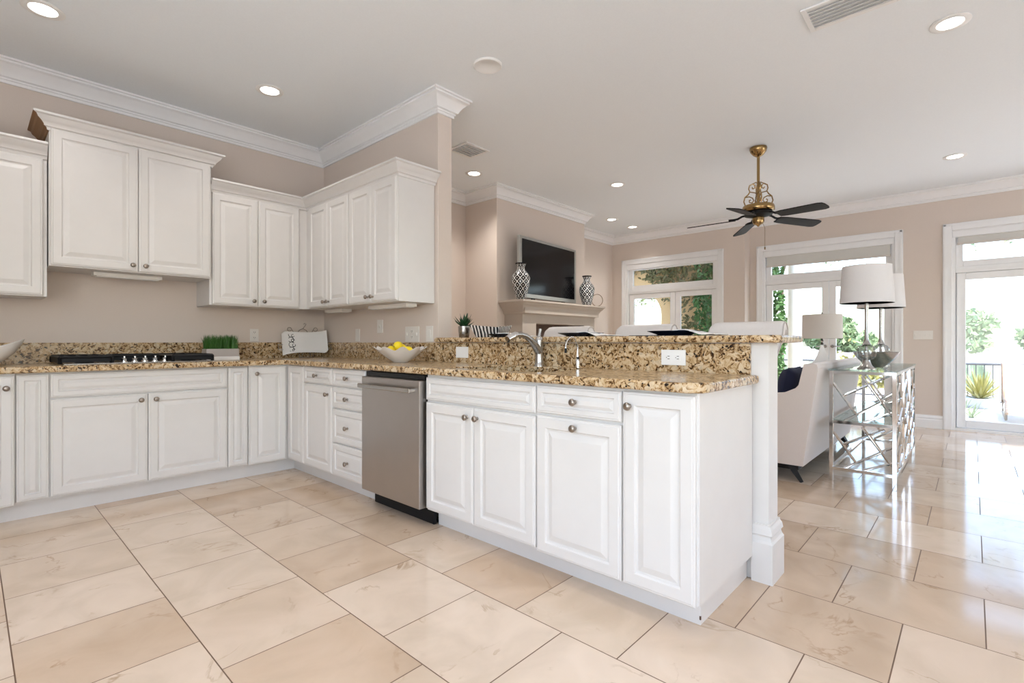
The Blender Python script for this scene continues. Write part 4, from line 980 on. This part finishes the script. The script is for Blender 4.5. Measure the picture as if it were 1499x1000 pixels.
cushion('throw_pillow', 'navy and white patterned pillow behind the plain navy one', (2.66, -3.60, .462), .0, math.radians(12), .205, M['pillowprint'])

# ------------------------------------------------------------------ console table behind the sofa
CX0, CX1, CY0, CY1, CZ = 2.075, 3.645, -4.335, -3.922, .856
co = thing('console_table', 'chrome lattice console table with a glass top behind the sofa', 'console table', ((CX0+CX1)/2, (CY0+CY1)/2, 0))
T_ = .026; h = T_/2
corners = [(CX0+h, CY0+h), (CX0+h, CY1-h), (CX1-h, CY0+h), (CX1-h, CY1-h)]
for x, y in corners: obj('leg', bx(x-h, x+h, y-h, y+h, 0, CZ-.012, .002), M['chrome'], co)
fr = B()
for z in (.10, .455, CZ-.025):
    for x in (CX0+h, CX1-h): box(fr, x-.011, x+.011, CY0+T_, CY1-T_, z-.011, z+.011)
    for y in (CY0+h, CY1-h): box(fr, CX0+T_, CX1-T_, y-.011, y+.011, z-.011, z+.011)
obj('rail_frame', fr, M['chrome'], co)
SEG = [((0, .80), (.40, .15)), ((.17, .53), (.88, .95)), ((.50, .97), (1, .17)), ((.62, .80), (.82, .46)), ((.82, .46), (1, .58)), ((.20, .0), (.84, .46)), ((.52, .0), (1, .24))]
def lattice(P, name):
    bm = B()
    for z0, z1 in ((.111, .444), (.466, CZ-.036)):
        for p, q in SEG: bar(bm, P(p[0], z0+(z1-z0)*p[1]), P(q[0], z0+(z1-z0)*q[1]), .0135)
    obj(name, bm, M['chrome'], co)
for x in (CX0+h, CX1-h): lattice(lambda u, z, x=x: (x, CY1-T_-(CY1-CY0-2*T_)*u, z), 'end_lattice')
L3 = (CX1-CX0-2*T_)/3
for y in (CY0+h,):
    for k in range(3): lattice(lambda u, z, y=y, k=k: (CX0+T_+L3*(k+u), y, z), 'side_lattice')
    for k in (1, 2): obj('upright', bar(B(), (CX0+T_+L3*k, y, .10), (CX0+T_+L3*k, y, CZ-.03), .022), M['chrome'], co)
obj('glass_top', bx(CX0-.004, CX1+.004, CY0-.004, CY1+.004, CZ-.012, CZ, .002), M['glasstop'], co)
obj('glass_shelf', bx(CX0+.02, CX1-.02, CY0+.02, CY1-.02, .466, .474), M['glasstop'], co)

# ------------------------------------------------------------------ lamps, bowl
GLP = 'matching table lamps on the console'
def table_lamp(x, y, label):
    t = thing('table_lamp', label, 'lamp', (x, y, CZ), 0, GLP); c_ = (x, y, CZ)
    obj('base', lathe(B(), [(.060, 0), (.060, .008), (.052, .014), (.036, .030), (.026, .055), (.022, .072)], c_, 28), M['steel_lt'], t, True)
    gl = lambda a, r, z: (r*(1+.045*math.cos(16*a)), z)
    obj('glass_globe', lathe(B(), [(.018, .070), (.042, .078), (.056, .10), (.061, .128), (.056, .156), (.042, .176), (.020, .186)], c_, 64, fz=gl), M['globeglass'], t, True)
    obj('stem', lathe(B(), [(.010, .070), (.010, .18), (.030, .186), (.022, .20), (.013, .23), (.0115, .40), (.013, .44), (.013, .50), (.006, .505), (.006, .775), (.010, .79), (0, .80)], c_, 20), M['steel_lt'], t, True)
    obj('shade', lathe(B(), [(.172, .497), (.155, .775), (.152, .775), (.169, .497)], c_, 48), M['shade'], t, True)
    sp2 = B()
    for k in range(3):
        a = k*2*PI/3; tube(sp2, [(x, y, CZ+.76), (x+.152*math.cos(a), y+.152*math.sin(a), CZ+.76)], .003, 5)
    obj('shade_spider', sp2, M['steel_lt'], t)
table_lamp(2.175, -4.146, 'nearer table lamp with white drum shade and glass globe on the console')
table_lamp(2.93, -4.150, 'farther table lamp with white drum shade, half hidden behind its twin')
bw = lathe(B(), [(.045, 0), (.050, .004), (.085, .03), (.125, .075), (.150, .112), (.156, .125), (.152, .126), (.12, .08), (.08, .038), (.045, .012), (0, .010)], (2.56, -4.158, CZ), 44)
tag(obj('bowl', bw, M['steel_lt'], smooth=True, origin=(2.56, -4.158, CZ)), 'wide silver metal bowl between the two lamps on the console', 'bowl')
# end table and keyhole lamp beyond the sofa
et = thing('end_table', 'small dark round side table hidden beyond the sofa, carrying the keyhole lamp', 'side table', (4.30, -3.45, 0))
obj('table_top', lathe(B(), [(.26, .57), (.265, .575), (.265, .595), (.26, .60), (0, .60)], (4.30, -3.45, 0), 36), M['darkwood'], et, True)
obj('pedestal', lathe(B(), [(.17, 0), (.17, .02), (.05, .05), (.035, .12), (.035, .50), (.07, .57)], (4.30, -3.45, 0), 28), M['darkwood'], et, True)
kl = thing('table_lamp', 'lamp with a grey drum shade and white curved base with a keyhole, beyond the sofa', 'lamp', (4.30, -3.45, .60), math.radians(-79))
half = [(.11, 0), (.125, .06), (.128, .14), (.125, .19), (.105, .215), (.075, .25), (.05, .30), (.032, .36), (.02, .40), (.014, .43)]
poly = half + [(-a, b_) for a, b_ in half[::-1]]
bm = slab_with_hole(B(), poly, [(.022*math.cos(a), .185+.03*math.sin(a)) for a in [2*PI*k/16 for k in range(16)]], -.03, .03, .004)
bm.transform(Matrix.Rotation(PI/2, 4, 'X')); bm.transform(Matrix.Rotation(PI/2*0, 4, 'Z'))
obj('base', bm, M['ceramic'], kl, local=True)
obj('stem', lathe(B(), [(.012, .425), (.018, .44), (.008, .455), (.016, .475), (.006, .49), (.006, .775), (.012, .785), (.0, .81)], seg=16), M['steel_lt'], kl, True, local=True)
obj('shade', lathe(B(), [(.203, .50), (.200, .775), (.197, .775), (.200, .50)], seg=48), M['shade2'], kl, True, local=True)

# ------------------------------------------------------------------ the terrace and beyond
struct('patio_ground', bx(XF2+.16, 10.0, -14, 6, -.25, -.03), M['patio'])
struct('seawall_ground', bx(10.0, 14.0, -60, 60, -.95, -.12), M['patio'])
wt_ = B(); box(wt_, 14.0, 62, -110, 110, -.9, -.6); struct('water_canal', wt_, M['water'])
bk_ = B(); box(bk_, 62, 130, -160, 160, -1.0, -.15); struct('bank_ground', bk_, M['patio'])
struct('ground_house', bx(-40, XF2+.16, -60, 40, -.4, -.125), M['patio'])
rf_ = B(); box(rf_, XF2+.16, 8.1, -2.95, 5.5, 3.12, 3.35); struct('terrace_ceiling', rf_, M['stuccow'])
# stucco wing with an arched opening, covered by ivy
wg = B(); XA0, XA1 = 7.2, 7.42; ay0, ay1, asz, rise = -.055, 1.05, 1.62, .50
seg = [(ay0, -.03), (ay0, asz)] + [((ay0+ay1)/2-(ay1-ay0)/2*math.cos(t), asz+rise*math.sin(t)) for t in [PI*k/16 for k in range(1, 16)]] + [(ay1, asz), (ay1, -.03)]
poly = [(-2.05, -.03), (-2.05, 3.11), (4.0, 3.11), (4.0, -.03)] + seg[::-1]
prism(wg, poly, 'x', XA0, XA1)
tag(obj('stucco_wall', wg, M['stucco']), 'yellow stucco garden wall with an arched opening, seen through the french doors', 'wall', kind='structure')
def leafcloud(bm, spots, size, rnd_, flat=None):
    for (x, y, z) in spots:
        s = size*rnd_.uniform(.6, 1.3); d = Vector((rnd_.gauss(0, 1), rnd_.gauss(0, 1), rnd_.gauss(0, .7))).normalized()
        if flat is not None: d = (d+Vector(flat)*1.6).normalized()
        a = d.orthogonal().normalized(); a.rotate(Matrix.Rotation(rnd_.uniform(0, 6.28), 3, d)); b_ = d.cross(a); p = Vector((x, y, z))
        bm.faces.new([bm.verts.new(q) for q in (p-a*s, p-b_*s*.45+d*s*.1, p+a*s*.9, p+b_*s*.45+d*s*.1)])
    return bm
rv = random.Random(11); spots = []
for k in range(5200):
    y = rv.uniform(-2.35, -.80); z = rv.uniform(.03, 3.03)
    if y > -.95 and rv.random() < .5: continue
    spots.append((XA0-.075-abs(rv.gauss(0, .06)), y, z))
iv = obj('ivy', leafcloud(B(), spots, .06, rv, (-1, 0, .3)), M['leafd']); tag(iv, 'dense green ivy covering the end of the yellow garden wall', 'ivy', kind='stuff')
spots = []
for k in range(2300):
    y = rv.uniform(-1.6, 1.6); top = 3.03; bot = 2.2+.35*math.sin(y*3.1)+rv.gauss(0, .12)
    if -.85 < y < -.45 and rv.random() < .55: bot = 1.25
    spots.append((XA0-.075-abs(rv.gauss(0, .05)), y, rv.uniform(bot, top)))
iv2 = obj('hanging_ivy', leafcloud(B(), spots, .06, rv, (-1, 0, .3)), M['leafo']); tag(iv2, 'olive-brown ivy trailing down above the arched opening', 'ivy', kind='stuff')
cl_ = thing('column', 'round white terrace column seen through the middle french doors', 'column', (7.6, -2.40, -.03)); cl_['kind'] = 'thing'
obj('shaft', lathe(B(), [(.115, .10), (.118, 1.2), (.105, 2.97)], (7.6, -2.40, -.03), 32), M['stuccow'], cl_, True)
obj('plinth', bx(7.44, 7.76, -2.56, -2.24, -.03, .10, .01), M['stuccow'], cl_)
obj('capital', bx(7.45, 7.75, -2.55, -2.25, 2.97, 3.10, .01), M['stuccow'], cl_)
# railing
rl = thing('railing', 'thin dark metal terrace railing in front of the water', 'railing', (9.3, -7, -.03))
tr = B(); tube(tr, [(9.3, -13, .68), (9.3, -1.0, .68)], .02, 8); tube(tr, [(9.3, -13, .05), (9.3, -1.0, .05)], .014, 6); obj('rail', tr, M['iron'], rl)
for k in range(95):
    y = -3.2-k*.105
    if y < -13: break
    obj('baluster', bx(9.293, 9.307, y-.007, y+.007, .05, .67), M['iron'], rl)
for y in (-1.0, -4.4, -9, -13): obj('post', bx(9.275, 9.325, y-.025, y+.025, -.03, .70), M['iron'], rl)
# potted yellow shrub, agaves
py = thing('potted_shrub', 'yellow-green shrub in a low pale blue pot on the terrace', 'plant', (8.9, -4.82, -.03))
obj('pot', lathe(B(), [(.16, 0), (.20, .05), (.26, .16), (.25, .17), (.22, .15), (0, .15)], (8.9, -4.82, -.03), 28), M['bluepot'], py, True)
obj('leaves', spiky(B(), (8.9, -4.82, .12), 60, .42, .022, random.Random(5), .1, 1.45), M['leafy'], py, True)
for x, y, lab in ((7.35, -4.72, 'small spiky agave on the paving just outside the glazed doors'), (7.9, -4.62, 'second small spiky agave on the paving, nearer the door jamb')):
    ag = thing('agave', lab, 'plant', (x, y, -.03)); obj('leaves', spiky(B(), (x, y, -.03), 12, .24, .016, random.Random(8), .3, 1.2), M['leafg'], ag, True)
for k, (x, y, r_, lab) in enumerate(((8.6, -3.0, .40, 'yellow flowering shrub outside the middle french doors, nearer the column'), (8.7, -3.75, .36, 'yellow flowering shrub outside the middle french doors, behind the console'))):
    rv2 = random.Random(20+k); sh3 = thing('garden_shrub', lab, 'shrub', (x, y, -.03))
    obj('foliage', leafcloud(B(), [(x+rv2.gauss(0, r_*.45), y+rv2.gauss(0, r_*.5), .25+abs(rv2.gauss(0, .22))) for _ in range(700)], .06, rv2), M['leafy'], sh3)
    sb3 = B()
    for q in range(6): tube(sb3, [(x, y, -.03), (x+rv2.gauss(0, .12), y+rv2.gauss(0, .12), .35)], .01, 5)
    obj('stems', sb3, M['bark'], sh3)
# sun lounger
sl = thing('sun_lounger', 'tan sling sun lounger with a curved bronze frame on the terrace', 'lounge chair', (8.0, -5.37, -.03))
for y in (-5.07, -5.67):
    b4 = B(); tube(b4, [(8.55, y, .72), (8.35, y, .66), (8.22, y, .45), (8.08, y, .28), (7.8, y, .22), (7.3, y, .24), (7.0, y, .10)], .018, 8); obj('side_rail', b4, M['bronze'], sl, True)
    b4 = B(); tube(b4, [(8.15, y, .36), (8.30, y, .15), (8.25, y, .0), (7.3, y, -.01), (7.25, y, .22)], .016, 8); obj('leg_loop', b4, M['bronze'], sl, True)
b5 = B(); rows = []
for x, z in ((8.54, .71), (8.35, .65), (8.22, .44), (8.08, .27), (7.8, .21), (7.3, .23), (7.0, .09)):
    rows.append([b5.verts.new(q) for q in ((x, -5.08, z), (x, -5.66, z), (x, -5.66, z-.008), (x, -5.08, z-.008))])
for a, b_ in zip(rows, rows[1:]):
    for i in range(4): b5.faces.new((a[i], a[(i+1) % 4], b_[(i+1) % 4], b_[i]))
b5.faces.new(rows[0]); b5.faces.new(rows[-1]); obj('sling', b5, M['sling'], sl)
# trees on the far bank and one near
def tree(x, y, z0, h_, r_, n_, lab, m='leafg', size=.4):
    rv3 = random.Random(int(x*7+y*13)); t = thing('tree', lab, 'tree', (x, y, z0), 0, 'trees across the water')
    tk = B(); tube(tk, [(x, y, z0), (x+.1, y+.1, z0+h_*.35), (x, y+.2, z0+h_*.7)], .2, 8, radii=[r_*.10, r_*.07, r_*.03]); obj('trunk', tk, M['bark'], t)
    cn = []
    for k in range(9):
        a = rv3.uniform(0, 6.28); cn.append((x+math.cos(a)*r_*.5*rv3.random(), y+math.sin(a)*r_*.6, z0+h_*rv3.uniform(.2, .75), r_*rv3.uniform(.35, .55)))
    sp3 = []
    for _ in range(n_):
        c_ = rv3.choice(cn); d = Vector((rv3.gauss(0, 1), rv3.gauss(0, 1), rv3.gauss(0, 1))).normalized()*c_[3]*rv3.uniform(.75, 1.05)
        sp3.append((c_[0]+d.x, c_[1]+d.y, max(z0+.1, c_[2]+d.z*.6)))
    obj('crown', leafcloud(B(), sp3, size, rv3), M[m], t)
tree(66, -22, -.15, 4.6, 4.2, 2600, 'bushy tree on the far bank, seen through the right-hand glazed doors')
tree(68, -28.0, -.15, 3.6, 3.2, 2600, 'lower tree on the far bank beside a pale house')
tree(66, -12.0, -.15, 4.4, 4.0, 2600, 'tree on the far bank beside the door jamb')
tree(67, -3, -.15, 5.2, 4.6, 2600, 'tallest tree on the far bank, behind the console lamps')
tree(66, 6, -.15, 4.4, 4.0, 2600, 'tree on the far bank left of the tallest one')
tree(67, 15, -.15, 5.0, 4.4, 2600, 'tree on the far bank seen beside the terrace column')
tree(66, 24, -.15, 5.0, 4.4, 2600, 'tree on the far bank beyond the ivy')
hs = thing('house', 'pale low house on the far bank, right of the trees', 'house', (74, -34, -.15))
obj('wall', bx(71, 77, -40, -29.5, -.15, 4.0), M['hull'], hs)
obj('roof', prism(B(), [(-40.6, 4.0), (-28.9, 4.0), (-32, 5.6), (-37.5, 5.6)], 'x', 70.5, 77.5), M['patio'], hs)
# oak boughs hanging in front of the sky over the terrace
for k, (x, y, z, n_, lab) in enumerate(((11.5, -4.6, 3.35, 260, 'leafy oak bough against the sky above the right-hand glazed doors'), (11.5, -1.9, 3.3, 300, 'leafy oak bough against the sky in the middle transom'), (9.4, 1.35, 2.15, 110, 'small leafy bough seen through the garden arch'))):
    rv4 = random.Random(40+k); t = thing('tree_bough', lab, 'tree', (x, y, -.12)); b6 = B(); x2 = x+1.2
    tube(b6, [(x2, y+1.0+2.2*(k == 2), -.12), (x2, y+1.0+2.0*(k == 2), z-.4), (x, y+.5, z+.05), (x-.05, y-.6, z-.05)], .03, 6, radii=[.05, .04, .02, .008]); obj('branch', b6, M['bark'], t)
    obj('foliage', leafcloud(B(), [(x+rv4.gauss(0, .2), y+rv4.uniform(-.75, .75), z+rv4.gauss(-.02, .13)) for _ in range(n_)], .06, rv4), M['leafg'], t)
